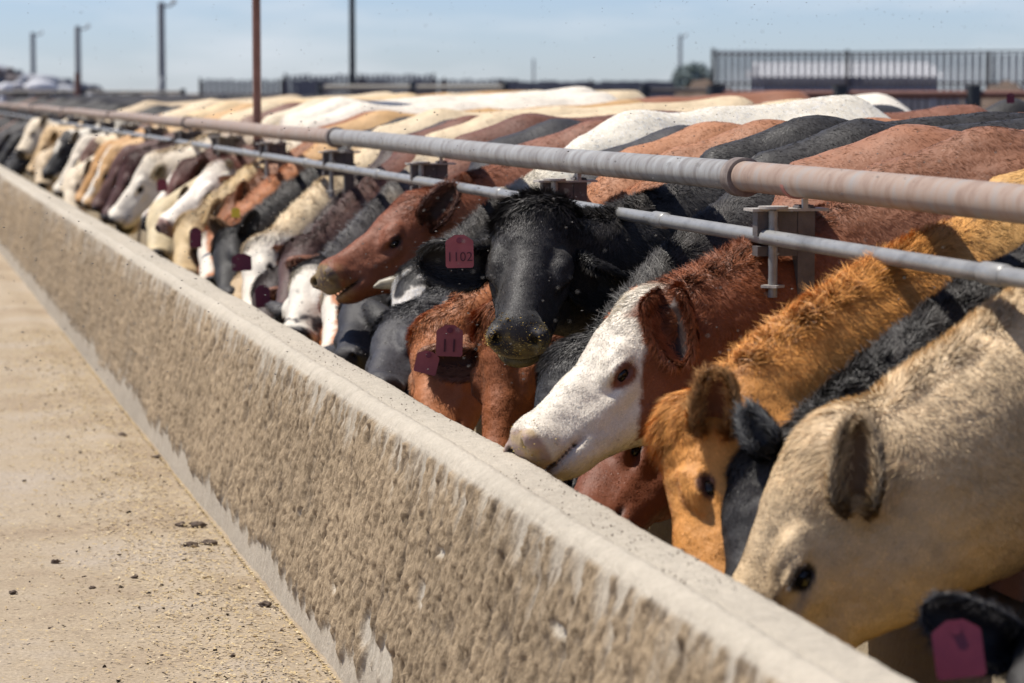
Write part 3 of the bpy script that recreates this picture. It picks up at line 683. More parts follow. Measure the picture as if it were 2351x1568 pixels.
            b0 = np.arange(nl)[:, None]*5; FF = np.concatenate([b0+[0, 1, 2], b0+[0, 2, 3], b0+[3, 2, 4]])
            lc = np.array(cfg.get('lash', np.array(cfg['c'])*1.1)); store.append((VV, FF, np.repeat(nrm(s*w_+v)[None], len(VV), 0), np.repeat(lc[None], len(VV), 0)))
        nv_ = 0; Vs, Fs, Ns, Cs = [], [], [], []
        for r in store:
            if r is None: continue
            Vs.append(r[0]-W0); Fs.append(r[1]+nv_); Ns.append(r[2]); Cs.append(r[3]); nv_ += len(r[0])
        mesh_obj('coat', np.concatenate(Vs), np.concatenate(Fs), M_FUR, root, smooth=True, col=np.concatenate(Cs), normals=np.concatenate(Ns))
    if crumbs:
        wt = isH*sst(.86, .93, hu+.03*fbm(V*40, 8, 2))*sst(-.3, -.1, hv)*(1+2*sst(.96, 1.0, hu)); T = F[:, 0]; pr_ = wt[T]; pr_ = pr_/pr_.sum()
        id_ = rng.choice(len(T), crumbs, p=pr_); mb = MB()
        for i in T[id_]:
            r = .0009+.002*rng.random()**1.5; c0 = V[i]+N[i]*r*.4+rng.normal(size=3)*.003-W0; vv = nrm(rng.normal(size=(4, 3)))*r; vv[:, 0] *= 1.6
            mb.add(c0+vv, [(0, 1, 2), (0, 2, 3), (0, 3, 1), (1, 3, 2)])
        o = mb.build('feed_crumbs', M_FEED, root); o['kind'] = 'stuff'
    return root
def grid_wrap(nu, nv):
    F = []
    for i in range(nu-1):
        for j in range(nv): F.append((i*nv+j, i*nv+(j+1) % nv, (i+1)*nv+(j+1) % nv, (i+1)*nv+j))
    return np.array(F)

HERO = 110000; MID = 30000
# --- near heads (pixel, pixel, distance along the bunk)
cow('black cow by the picture corner with cupped dark ear and red tag', (2490, 1340, 4.0), (2460, 1750), 4.2, dict(c=BLACK, earin=(.02, .017, .02), earc=(.03, .027, .028), el=.18, ew=.046, furx=2.6, eu=.1, ev=-.15, c2=(.22, .05, .12)), L=.5, toward=1, res=0, fur=35000, ref=(-.5, -1, .5), H=1.36,
    far_ear=((-1, .0, .42), (.1, -1, -.25)), near_ear=((1, -.05, .35), (-.2, -1, -.15)), tags=[dict(p=(2200, 1490), Y=3.85, roll=8)])
cow('large pale fawn cow with curly forehead and white lashes, head lowered', (1885, 950, 4.88), (1488, 1590), 4.80, dict(c=CHAR, hh=.35, earin=(.16, .10, .06), earc=(.42, .31, .19), rim=(.02, .015, .02), nl=320, ll=.032, ew=.034, el=.165, lash=(.75, .68, .55), furx=2.7, fl=.9, cvar=.22, tuft=1.3, c2=(.17, 0, .05), neck=1.32), L=.55, toward=0, res=0, fur=HERO+40000,
    ref=(-1, .2, .3), near_ear=((-.12, -.3, 1.0), (-.55, -1, .2)), H=1.38)
cow('black cow with curly poll between the gold cow and the fawn cow', (1680, 1045, 5.12), (1630, 1540), 5.16, dict(c=BLACK, earin=(.10, .10, .11), earc=(.03, .03, .032), el=.10, ew=.026, eu=.12, ev=-.10, furx=2.8, cvar=.5), L=.5, toward=0, res=0, fur=HERO, ref=(-1, .25, .4),
    far_ear=((-.6, .2, 1), (-.3, -1, .1)), near_ear=((-.55, .1, 1), (-.3, -1, .1)), H=1.36)
cow('golden orange cow with shaggy forelock, tufted crest and amber coat', (1525, 955, 5.30), (1535, 1480), 5.52, dict(c=GOLD, hh=.2, earin=(.16, .05, .02), earc=(.42, .22, .08), rim=(.07, .025, .015), el=.15, ew=.040, mane=1.1, tuft=1.7, fl=1.15, body=(.5, .28, .09)), L=.5, toward=0, res=0, fur=HERO+20000, ref=(-1, .75, .3),
    near_ear=((-.12, -.5, .85), (-.45, -1, -.2)), H=1.40)
cow('dark red cow with head deep in the trough under the white faced cow', (1415, 905, 6.5), (1262, 1205), 6.85, dict(c=(.15, .042, .015), body=(.27, .115, .058), furx=4.0), L=.48, toward=0, res=0, fur=45000, ref=(-1, .25, .6), H=1.40)
cow('red cow with clean white face raised over the bunk lip', (1478, 668, 6.2), (1145, 995), 6.32, dict(c=(.19, .058, .020), pat='baldy', nose=(.34, .24, .20), rim=(.14, .06, .045), earc=(.26, .085, .034), earin=(.03, .012, .008), lash=(.6, .5, .4), body=(.24, .105, .055), mane=1.1, furx=4.0, neck=1.08, ew=.050, eu=-.01, ev=-.08, eo=.20, dirt=.5), L=.50, toward=0, res=0, fur=HERO+50000,
    ref=(-1, .2, .95), near_ear=((.03, -.5, -.85), (-.6, -.75, .3)), far_ear=((.6, .7, -.6), (-.5, 0, .5)), H=1.40, crumbs=160)
cow('black cow with woolly poll half hidden behind the white faced red cow', (1265, 800, 6.9), (1165, 1130), 7.22, dict(c=BLACK, cvar=.5, furx=4.3), L=.49, toward=0, res=0, fur=HERO-20000, ref=(-1, .2, .6), H=1.41)
cow('big black cow staring out over the rail with grain on its nose', (1236, 445, 7.30), (1180, 748), 7.62, dict(c=BLACK, earin=(.012, .011, .012), cvar=.5, dirt=.35, hh=.05, furk=2.4, tuft=2.0, furx=4.5, lash=(.02, .02, .02), ew=.06, el=.205, fl=1.1, neck=1.1, c2=(.28, .12, -.1)), L=.52, toward=1, res=0, fur=HERO+40000,
    ref=(-.25, -.75, .9), roll=0, far_ear=((-1, .25, -.05), (-.1, -1, -.35)), near_ear=((.75, -.2, -.55), (-.1, -.8, -.5)), tags=[dict(p=(1055, 577), Y=7.15, txt='1102', roll=1)], H=1.42, crumbs=800)
cow('red cow with swirled forehead hair and tag 11, face down', (1148, 690, 7.75), (1112, 1075), 8.05, dict(c=REDB, earc=(.2, .075, .035), earin=(.08, .03, .02), tuft=1.7, hh=.0, rim=(.05, .02, .012), body=(.33, .145, .07), furx=4.6), L=.5, toward=1, res=0, fur=HERO,
    ref=(-.75, -.75, .5), far_ear=((-1, .1, -.12), (-.1, -1, -.3)), near_ear=((.5, -.3, -.2), (-.1, -1, -.3)), tags=[dict(p=(1032, 782), Y=7.5, txt='11', roll=-2)], H=1.40)
cow('ginger red cow with small tag low beside the swirled forehead cow', (955, 735, 8.35), (940, 1030), 8.6, dict(hh=.1, c=(.38, .135, .045), earc=(.25, .11, .055), earin=(.1, .04, .02), rim=(.05, .02, .012), body=(.36, .16, .075), furx=4.6), L=.49, toward=1, res=0, fur=60000,
    ref=(-1, -.1, .4), near_ear=((-.8, -.45, -.15), (-.1, -.7, -.6)), tags=[dict(p=(980, 832), Y=7.55, roll=-14, w=.062, h=.062, faded=True)], H=1.39)
cow('black cow with short pale horn and white cheek patch', (945, 598, 9.0), (880, 850), 9.45, dict(c=BLACK, pat='brockle', earin=(.01, .01, .01), body=(.62, .56, .45), w=(.6, .55, .48), furx=5.2, bl=.62, yk=.3), L=.49, toward=1, res=0, fur=50000, ref=(-.8, -.5, .6), horns=True,
    near_ear=((.05, -.5, .9), (-.7, -1, 0)), H=1.42)
cow('charcoal cow with head low beside the trough lip', (885, 720, 8.85), (825, 885), 8.95, dict(c=(.035, .032, .034), furx=4.8), L=.49, toward=1, res=0, fur=50000, ref=(-.9, -.4, .5), H=1.37)
cow('brown red cow lifting its head level with grain on muzzle', (955, 448, 9.75), (712, 612), 10.05, dict(c=(.20, .062, .026), earc=(.16, .07, .045), earin=(.03, .013, .01), eo=.23, dirt=.3, nose=(.11, .07, .05), rim=(.03, .012, .01), body=(.2, .08, .045), furx=4.6, neck=1.15), L=.5, toward=0, res=0, fur=90000,
    ref=(-.6, .12, 1), near_ear=((.42, -.35, .7), (-.5, -1, .1)), H=1.38, crumbs=200)
cow('sooty cow with narrow dark face below the brown red cow', (800, 668, 9.9), (762, 820), 10.65, dict(c=(.022, .02, .022), furx=4.6), L=.49, toward=1, res=1, fur=25000, ref=(-.9, -.4, .5), H=1.38)
# --- middle distance
def mid(label, poll, muz, yb, c, L=.49, **kw):
    cf = dict(c=c, furx=5.0, bw=1.3); cf.update(kw.pop('cf', {})); kw.setdefault('res', 1); kw.setdefault('fur', MID); kw.setdefault('ref', (-1, .2, .7)); cf.setdefault('el', .17); cf.setdefault('ew', .037); kw.setdefault('toward', 1)
    return cow(label, poll, muz, yb, cf, L=L, **kw)
mid('ginger cow with cream blaze pressed behind the sooty cow', (752, 655, 10.5), (728, 815), 11.15, ORANGE, cf=dict(pat='blaze', body=(.13, .05, .03)))
mid('black curly necked cow with brockled grey and white face and red tag', (700, 600, 10.9), (645, 760), 11.75, (.05, .045, .045), cf=dict(pat='brockle', w=(.62, .57, .48), body=CREAM), ref=(-.8, -.7, .5), tags=[dict(p=(700, 690), Y=10.8, roll=-12, w=.075, h=.08)], H=1.40)
mid('dark cow holding a red brown ear with dark red tag', (655, 560, 11.7), (618, 730), 12.3, (.08, .04, .032), cf=dict(earc=(.22, .09, .05), body=(.14, .05, .028)), tags=[dict(p=(603, 680), Y=11.4, roll=4, w=.06, h=.09)], H=1.38, near_ear=((-.9, -.5, -.1), (-.2, -.6, -.6)))
mid('cream cow with pale woolly neck and rusty ear', (565, 555, 12.6), (545, 730), 13.0, CREAM, cf=dict(earc=(.25, .10, .05), earin=(.07, .02, .015), w=WHITE, pat='white'), tags=[dict(p=(555, 602), Y=12.2, roll=2, w=.085, h=.075)], H=1.41, near_ear=((.75, -.6, -.05), (-.3, -1, -.2)))
mid('black cow with smooth neck and yellow button tag', (495, 540, 13.4), (492, 690), 13.8, BLACK, tags=[dict(p=(541, 488), Y=13.2, w=.04, h=.045, yellow=True)], H=1.36, near_ear=((.3, -.3, .9), (-.4, -1, 0)))
mid('peach cow with slim ears and pink red tag', (462, 535, 14.1), (452, 655), 14.5, ORANGE, cf=dict(earc=(.40, .26, .15), w=WHITE, pat='blaze', body=TAN), tags=[dict(p=(449, 545), Y=13.9, w=.06, h=.1)], H=1.39, near_ear=((-.5, -.3, .5), (-.2, -1, 0)))
mid('pale buff cow dipping its nose below the white faced pair', (410, 500, 14.9), (385, 640), 15.2, (.52, .38, .2), cf=dict(body=WHITE), H=1.43)
mid('white faced cow with rusty ears and raised horn stub', (500, 368, 15.6), (352, 505), 15.9, (.12, .04, .025), L=.53, cf=dict(pat='white', earc=(.24, .10, .05), w=(.78, .7, .6), body=WHITE, nose=(.25, .15, .12)), horns=True, toward=0, ref=(-1, -.1, .9), H=1.46, near_ear=((.3, -.8, .1), (-.7, -.8, -.1)))
mid('chestnut cow with white nose bridge and pink ear tag', (420, 372, 16.7), (312, 505), 16.7, (.10, .035, .025), cf=dict(pat='blaze', w=(.72, .65, .55), body=(.65, .55, .4)), toward=0, tags=[dict(p=(372, 425), Y=16.4, w=.06, h=.07)], H=1.44)
mid('white headed cow with soft grey cheek', (348, 352, 17.9), (236, 497), 17.7, (.68, .58, .44), cf=dict(pat='white', body=(.16, .07, .045)), toward=0, H=1.42)
mid('dark maroon cow next to the white headed cow', (300, 352, 18.9), (222, 500), 18.8, (.065, .022, .018), cf=dict(body=CREAM), toward=0, H=1.42)
mid('maroon cow with pale shoulder spot', (285, 335, 20.0), (200, 475), 19.9, (.075, .028, .02), cf=dict(body=TAN), toward=0, H=1.40, fur=0)
mid('amber cow with long narrow face', (255, 330, 21.2), (178, 470), 21.0, TAN, cf=dict(pat='blaze', body=(.62, .45, .25)), toward=0, H=1.42, fur=0)
mid('honey cow with cream forehead', (238, 325, 22.2), (162, 462), 22.2, (.5, .27, .10), cf=dict(body=CREAM), toward=0, H=1.43, fur=0)
mid('spotted white cow with brown ear', (215, 312, 23.6), (128, 440), 23.4, CREAM, cf=dict(pat='patch', w=(.12, .06, .04), pb=-.15, body=TAN), toward=0, H=1.38, fur=0)
mid('chalky cow with drooping head', (190, 308, 24.8), (112, 440), 24.6, (.66, .58, .46), toward=0, H=1.36, fur=0, cf=dict(body=BLACK))
mid('white and black pied cow', (150, 300, 26.5), (88, 400), 26.2, (.62, .56, .46), cf=dict(pat='patch', w=BLACK, pb=.0, body=BLACK), toward=0, H=1.36, fur=0)
mid('buff cow with floppy ears near the far end', (108, 290, 28.5), (55, 395), 28.2, (.55, .38, .2), cf=dict(body=BLACK), toward=0, H=1.36, fur=0)
mid('cream headed cow near the far end', (72, 275, 31.0), (30, 350), 30.6, (.6, .5, .36), cf=dict(body=BLACK), toward=0, H=1.36, fur=0)
# lower pale faces seen between the heads in front
mid('straw cow reaching down at the bunk edge', (345, 470, 16.0), (330, 590), 16.2, (.5, .4, .24), fur=0, L=.47)
mid('ivory cow nosing into the trough past the amber cow', (150, 395, 22.8), (140, 490), 22.9, (.6, .5, .36), fur=0, L=.47)
mid('oatmeal cow with dusty cheeks near the bunk bend', (85, 355, 27.0), (75, 430), 27.2, (.5, .38, .24), fur=0, L=.47)
mid('brindled dark cow peering low beside the red tagged ear', (590, 640, 12.2), (575, 790), 12.65, (.06, .04, .035), L=.46, H=1.36)
mid('buff faced cow with wet nose low beside the black smooth neck', (530, 640, 13.2), (505, 730), 13.4, (.45, .32, .18), L=.46, H=1.36)
mid('rusty cow with upright cupped ear behind the white faced cow', (520, 455, 14.8), (455, 600), 14.85, (.26, .10, .04), cf=dict(earc=(.3, .13, .06)), H=1.38, near_ear=((-.1, -.4, 1), (-.5, -1, 0)))
mid('cream and red cow with tongue brown face pressed into the trough', (430, 470, 16.1), (400, 590), 16.5, (.48, .36, .22), cf=dict(pat='brockle', w=(.2, .09, .05)), L=.47, H=1.38, fur=0)
mid('pale cow with drooping ears squeezed beside the maroon cow', (270, 420, 19.4), (262, 520), 19.45, (.6, .5, .36), fur=0, L=.46, H=1.36)
y = 32.0; k = 0; far_c = [BLACK, (.02, .018, .02), BLACK, BROWN, BLACK, (.03, .025, .025)]
while y < 54:
    X = 1.68+.05*math.sin(k*2.1); z = .93+.05*math.sin(k*1.3); mid('small dark cow far down the row', (X, y, z), (X-.3, y-.08, z-.38), y, far_c[k % 6], res=2, fur=0, H=1.36+.05*math.sin(k*1.7), group='small dark cows far down the row', seedo=k*7, world=True)
    y += .95+.2*math.sin(k); k += 1

# extra animals standing in the pen behind the rail
def stand(label, X, Y, H, c, dx=-.72, dz=1.5, dy=0, **kw):
    g = kw.pop('group', 'cattle standing in the pen behind'); kw.setdefault('res', 2)
    return cow(label, (X+dx, Y+dy, dz), (X+dx-.42, Y+dy-.1, dz-.22), Y, dict(c=c, **kw.pop('cf', {})), wx=X, H=H, group=g, world=True, **kw)
stand('white cow whose rounded rump shows behind the bull line near windbreak', 4.75, 14.9, 1.42, WHITE, dz=1.0, cf=dict(bl=.45))
stand('dark cow with cupped grey ear and red tag behind the golden back', 4.98, 10.6, 1.30, BLACK, dx=-.58, dz=1.43, cf=dict(earin=(.12, .12, .13)), tags=[dict(p=(2320, 225), Y=10.4, w=.03, h=.04)])
stand('rust backed cow standing behind the white backed cows', 4.3, 17.5, 1.45, (.25, .10, .05), dz=1.0)
stand('cream cow standing further back in the pen', 4.4, 22.0, 1.48, CREAM, dz=1.0)
stand('tan cow standing at the rear of the pen', 4.6, 26.0, 1.47, TAN, dz=1.0)
for i, (X, Y) in enumerate([(5.2, 33), (4.6, 37), (5.5, 42), (4.8, 47), (5.2, 29.5)]):
    stand('black cow idling in the far pen', X, Y, 1.42, BLACK, dz=1.0, group='black cows idling in the far pen', seedo=i*3)

# ------------------------------------------------------------------ steel post on the fence, poles, windbreak, background
yp = yat(590, 2.14); mb = MB(); mb.tube([(2.14, yp, 0), (2.14, yp, 3.2)], .024, 16)
o = mb.build('steel_post', M_POSTB, None, True); tag(o, 'tall thin brown steel post rising behind the top rail', 'post')
M_POLE = noisy('weathered_pole', [(.20, .21, .22), (.30, .31, .32)], 3, rough=.9, bump=.1)
M_PDARK = noisy('dark_pole', [(.035, .04, .045), (.06, .065, .07)], 3, rough=.8, bump=.1)
M_INS, _, _ = mat('glass_insulator', (.4, .42, .42), .3)
def pole(px, top, dist, r, m, label, arm=True):
    p = atd(px, top, dist); root = empty('utility_pole', (p[0], p[1], 0)); tag(root, label, 'pole')
    MB().tube([(0, 0, -.2), (0, 0, p[2])], [r, r*.85], 12).build('pole_shaft', m, root, True)
    if arm:
        MB().tube([(0, 0, p[2]-.12), (r*2.2, 0, p[2]-.10), (r*3.2, 0, p[2]-.02)], .035, 8).build('arm', m, root, True)
        MB().tube([(r*3.2, 0, p[2]-.05), (r*3.2, 0, p[2]+.02), (r*3.2, 0, p[2]+.1)], [.05, .08, .03], 10).build('insulator', M_INS, root, True)
    return p
tops = [pole(75, 75, 135, .13, M_POLE, 'shortest grey pole of the three standing beyond the far pens'), pole(178, 60, 105, .12, M_POLE, 'middle grey pole of the three beyond the far pens'),
        pole(370, 5, 80, .11, M_POLE, 'tallest grey pole with slanted brace beyond the far pens')]
pole(808, -60, 70, .085, M_PDARK, 'dark slender pole standing on the skyline beyond the cattle', False)
pole(1562, 80, 150, .10, M_POLE, 'faint grey pole near the windbreak beside a green bush')
pole(1225, 135, 220, .09, M_POLE, 'tiny faint pole far off on the skyline', False)
pole(178, 168, 60, .075, M_POSTB, 'short rusty post in front of the middle grey pole', False)
p = atd(372, 178, 79); q = atd(345, 205, 78); mb = MB().tube([(p[0], p[1], p[2]), (q[0], q[1], q[2]-1)], .06, 8); tag(mb.build('brace_post', M_POLE), 'slanted brace leaning on the tallest grey pole', 'post')

M_SLAT = noisy('windbreak_steel', [(.13, .125, .145), (.20, .195, .215)], 2, rough=.7, spec=.4, bump=.1)
M_SLATD = noisy('windbreak_post', [(.05, .04, .045), (.08, .07, .07)], 2, rough=.7, bump=.1)
a = atd(1640, 113, 95); b_ = atd(2520, 123, 88); a0 = np.array([a[0], a[1], 0]); b0 = np.array([b_[0], b_[1], 0])
wb = empty('windbreak_fence', tuple(a0)); tag(wb, 'tall windbreak fence of upright grey steel slats on the skyline', 'fence')
Ld = np.linalg.norm(b0-a0); dr = (b0-a0)/Ld; nn_ = np.array([-dr[1], dr[0], 0]); mb = MB()
def obox(mb, s0, s1, z0, z1, t0, t1):
    P = [];
    for z in (z0, z1):
        for s, t in ((s0, t0), (s1, t0), (s1, t1), (s0, t1)): P.append(tuple(dr*s+nn_*t+np.array([0, 0, z])))
    mb.add(P, [(3, 2, 1, 0), (4, 5, 6, 7), (0, 1, 5, 4), (1, 2, 6, 5), (2, 3, 7, 6), (3, 0, 4, 7)])
s = .1; ht = a[2]
while s < Ld:
    obox(mb, s, s+.145, .15, ht-.03-.0*s+(b_[2]-a[2])*s/Ld, 0, .02); s += .245
mb.build('slat_panel', M_SLAT, wb)
s = 0; k = 0
while s < Ld+.1:
    m2 = MB(); obox(m2, s-.03, s+.05, -.1, ht+(b_[2]-a[2])*s/Ld+.03, -.15, -.01); m2.build('fence_post', M_SLATD, wb); s += 4.9; k += 1
for z in (.5, 1.7, ht-.18):
    m2 = MB(); obox(m2, 0, Ld, z, z+.06, -.08, -.012); m2.build('fence_rail', M_SLATD, wb)
# shed with pale roof behind the windbreak
M_ROOF = noisy('pale_roof', [(.62, .62, .62), (.74, .74, .73)], 1.5, rough=.5, bump=0); M_SHED = noisy('shed_wall', [(.22, .23, .27), (.28, .29, .33)], 1, rough=.8, bump=0)
a = atd(1760, 176, 140); c_ = atd(2150, 180, 140); shed = empty('shed', (a[0], a[1], 0)); tag(shed, 'long low shed with white roof seen through the windbreak slats', 'shed')
ww = np.linalg.norm(c_-a); mb = MB().box((0, 0, 0), (ww, 7, a[2])); so_ = mb.build('wall', M_SHED, shed)
mb = MB().add([(-.3, -.4, a[2]+.003), (ww+.3, -.4, a[2]+.003), (ww+.3, 3.5, a[2]+.75), (-.3, 3.5, a[2]+.75), (ww+.3, 7.4, a[2]+.003), (-.3, 7.4, a[2]+.003)], [(0, 1, 2, 3), (3, 2, 4, 5), (0, 3, 5), (1, 4, 2), (0, 5, 4, 1)]); mb.build('roof', M_ROOF, shed)
for k in range(5):
    mb = MB().box((2+k*ww/5.2, -.05, .3), (3.2+k*ww/5.2, -.003, 1.5)); mb.build('doorway', M_SLATD, shed)
shed.rotation_euler.z = -YAW*.9
# long dark pen fences on the skyline
M_PEN = noisy('old_pen_boards_hazed', [(.12, .12, .135), (.19, .19, .21)], 1.5, rough=.9, bump=.1)  # boards tinted pale blue grey, distance haze put into the colour
def penfence(px0, px1, ytop, dist, label, m=M_PEN, step=.42, gap=True, thick=.05, dist2=None):
    a = atd(px0, ytop, dist); b_ = atd(px1, ytop, dist2 or dist); root = empty('pen_fence', (a[0], a[1], 0)); tag(root, label, 'fence')
    d = np.array([b_[0]-a[0], b_[1]-a[1], 0]); Ld = np.linalg.norm(d); d /= Ld; n = np.array([-d[1], d[0], 0]); H_ = a[2]; rr = np.random.default_rng(int(px0))
    mb = MB(); s = 0
    while s < Ld:
        hh = H_*(.97+.06*rr.random()); w2 = step*(.72 if gap else .98); P = []
        for z in (.0, hh):
            for u_, t_ in ((s, 0), (s+w2, 0), (s+w2, thick), (s, thick)): P.append(tuple(d*u_+n*t_+np.array([0, 0, z])))
        mb.add(P, [(3, 2, 1, 0), (4, 5, 6, 7), (0, 1, 5, 4), (1, 2, 6, 5), (2, 3, 7, 6), (3, 0, 4, 7)]); s += step
    mb.build('board_panel', m, root)
    for s in np.arange(0, Ld, 6.0):
        mb = MB().tube([tuple(d*s-n*.1), tuple(d*s-n*.1+np.array([0, 0, H_+.15]))], .09, 8); mb.build('fence_post', M_SLATD, root, True)
penfence(460, 1180, 183, 210, 'long dark board fence on the skyline under the dark pole')
penfence(655, 1000, 172, 230, 'taller picket fence rising behind the long dark board fence')
penfence(1150, 1640, 187, 190, 'dark board fence joining the windbreak on the skyline', gap=False)
M_PALE = noisy('pale_boards', [(.30, .27, .22), (.40, .37, .31)], 2, rough=.9, bump=.1)
def rail_thing(px0, px1, y0_, y1_, dist, m, label, posts):
    a = atd(px0, y0_, dist); b_ = atd(px1, y0_, dist); c_ = atd(px0, y1_, dist); root = empty('rail_fence', (a[0], a[1], 0)); tag(root, label, 'fence')
    d = np.array([b_[0]-a[0], b_[1]-a[1], 0]); r = (a[2]-c_[2])/2; zc = (a[2]+c_[2])/2
    MB().tube([(0, 0, zc), tuple(d+np.array([0, 0, zc]))], r, 12).build('rail', m, root, True)
    for t in posts: MB().tube([tuple(d*t), tuple(d*t+np.array([0, 0, a[2]+.05]))], .07, 10).build('rail_post', M_PDARK, root, True)
rail_thing(735, 1160, 195, 208, 60, M_PALE, 'pale boarded rail behind the white backed cattle', (0, .5, 1))
rail_thing(1640, 2600, 208, 226, 26, M_POSTB, 'rusty brown rail running below the windbreak slats', (0, .3, .62, 1))
rail_thing(1480, 1650, 203, 212, 40, M_DARKST, 'short dark rail meeting the rusty rail', (0, 1))
rail_thing(-40, 420, 208, 214, 75, M_PALE, 'dusty pale rail below the distant herd', (0, .5, 1))
# mounds and bush
M_MUD = noisy('manure_mound', [(.07, .05, .038), (.14, .10, .075)], 2.5, rough=1, bump=.6, bscale=8, bdist=.1)
def mound(px0, px1, ytop, dist, seed, label):
    a = atd(px0, 205, dist); b_ = atd(px1, 205, dist); c0 = (a+b_)/2; W_ = np.linalg.norm(b_-a)/2; Ht = atd((px0+px1)/2, ytop, dist)[2]
    gu = np.linspace(-1, 1, 60); gv = np.linspace(-1, 1, 24); A, B = np.meshgrid(gu, gv, indexing='ij'); pp = np.stack([A.ravel(), B.ravel(), A.ravel()*0+seed], 1)
    r = np.sqrt(pp[:, 0]**2+pp[:, 1]**2); z = Ht*np.clip(1-r**2, 0, 1)**.7*(.8+.35*fbm(pp*[4, 4, 1], seed)+.12*fbm(pp*[14, 14, 1], seed+3)); z = np.where(r > .98, -.1, z)
    P = np.stack([c0[0]+pp[:, 0]*W_, c0[1]+pp[:, 1]*5, z], 1)
    return tag(mesh_obj('manure_mound', P, grid_idx(60, 24), M_MUD), label, 'mound')
mound(1540, 1700, 172, 100, 3, 'low brown manure heap at the windbreak end'); mound(2140, 2640, 172, 70, 5, 'dark brown heap below the windbreak beside the rail')
M_BUSH = noisy('hazed_bush_leaves', [(.19, .24, .23), (.24, .29, .27)], 8, rough=.8, bump=0)  # leaf greens greyed, painted haze of the distance
c0 = atd(1592, 158, 130); mb = MB(); rr = np.random.default_rng(3); bush = empty('bush', (c0[0], c0[1], 0)); tag(bush, 'hazy green bush beside the windbreak end', 'bush')
for i in range(900):
    d = nrm(rr.normal(size=3))*rr.random()**.4*np.array([1.0, .7, .75]); p = np.array([0, 0, c0[2]-.45])+d; s_ = .10+.08*rr.random(); q = nrm(rr.normal(size=3)); t = nrm(np.cross(q, rr.normal(size=3)))
    mb.add([p-q*s_, p+t*s_*.5, p+q*s_, p-t*s_*.5], [(0, 1, 2, 3)])
mb.build('foliage', M_BUSH, bush); MB().tube([(0, 0, 0), (.1, 0, c0[2]-.5)], [.09, .05], 8).build('trunk', M_POSTB, bush, True)
# distant herd on the left skyline: too many and too small to count
hv_, hf_, hc_ = [], [], []; rr = np.random.default_rng(11); nvh = 0
def lump(c, r, n=8, m=6):
    V2 = [];
    for i in range(m+1):
        for j in range(n):
            th = math.pi*i/m; ph = 2*math.pi*j/n; V2.append(np.array(c)+np.array(r)*[math.sin(th)*math.cos(ph), math.sin(th)*math.sin(ph), math.cos(th)])
    return np.array(V2), grid_wrap(m+1, n)
for i in range(800):
    px = -60+255*rr.random(); dist = 120+70*rr.random(); g = atd(px, 211, dist); col_ = [(.10, .11, .13), (.6, .6, .62), (.28, .29, .32), (.16, .13, .12)][rr.choice(4, p=[.48, .05, .35, .12])]; yaw = rr.random()*6.28  # herd colours mixed with grey blue as painted haze
    up_ = 1.1+1.1*rr.random()*(1.1-px/260)
    ca, sa = math.cos(yaw), math.sin(yaw)
    for off, r in (((0, 0, up_), (.75, .28, .33)), ((.95, 0, up_+.12), (.26, .13, .15)), ((.4, 0, up_-.55), (.06, .2, .4)), ((-.5, 0, up_-.55), (.06, .2, .4))):
        V2, F2 = lump((0, 0, 0), r); V2 = V2+np.array(off); V2 = np.stack([V2[:, 0]*ca-V2[:, 1]*sa, V2[:, 0]*sa+V2[:, 1]*ca, V2[:, 2]], 1)+[g[0], g[1], 0]
        hv_.append(V2); hf_.append(F2+nvh); hc_.append(np.repeat(np.array(col_)[None], len(V2), 0)); nvh += len(V2)
tag(mesh_obj('distant_herd', np.concatenate(hv_), np.concatenate(hf_), M_HIDE, col=np.concatenate(hc_)), 'blurred black and white herd in distant pens under the grey poles', 'herd', kind='stuff')

# ------------------------------------------------------------------ small stuff on the alley
M_STRAW = noisy('straw', [(.52, .40, .20), (.36, .26, .14), (.62, .52, .34)], 60, rough=.9, bump=0, lo=.35, hi=.65)
M_CLOD = noisy('dry_clod', [(.07, .05, .04), (.16, .12, .09)], 40, rough=1, bump=.8, bscale=80)
rr = np.random.default_rng(5); n = 34000
Y = 3.6+14*rr.random(n)**1.5; X = np.where(rr.random(n) < .6, .93+.16*rr.normal(size=n), 1.0-1.9*rr.random(n)); X = np.minimum(X, 1.09)
an = rr.random(n)*6.28; le = .003+.007*rr.random(n)**2; wd = .0012+.0014*rr.random(n); th = rr.random(n)*.5
d = np.stack([np.cos(an), np.sin(an), th*.5], 1)*le[:, None]; s_ = np.stack([-np.sin(an), np.cos(an), rr.normal(size=n)*.3], 1)*wd[:, None]
gz = .004+.016*np.exp(-((X-.93)/.09)**2); p = np.stack([X, Y, gz+.004*rr.random(n)], 1)
V = np.stack([p-d-s_, p+d-s_, p+d+s_, p-d+s_], 1).reshape(-1, 3); F = np.arange(4*n).reshape(n, 4)
tag(mesh_obj('straw_litter', V, F, M_STRAW, smooth=False), 'scattered straw and grain flakes on the sandy alley', 'straw', kind='stuff')
def rock(px, py, r, seed, label, cat='clod', sx=1.3, zf=.65):
    d = ray(px, py); t = -CAMH/d[2]; c = CAM+d*t; V2, F2 = lump((0, 0, 0), (r*sx, r, r*zf), 16, 12); V2 = V2*(1+.8*fbm(V2/r*1.9+seed*7, seed, 3)[:, None]); 
    o = mesh_obj('dirt_clod', V2, F2, M_CLOD, smooth=False); o.location = (c[0], c[1], r*zf*.55+.004); return tag(o, label, cat, 'dirt clods on the alley')
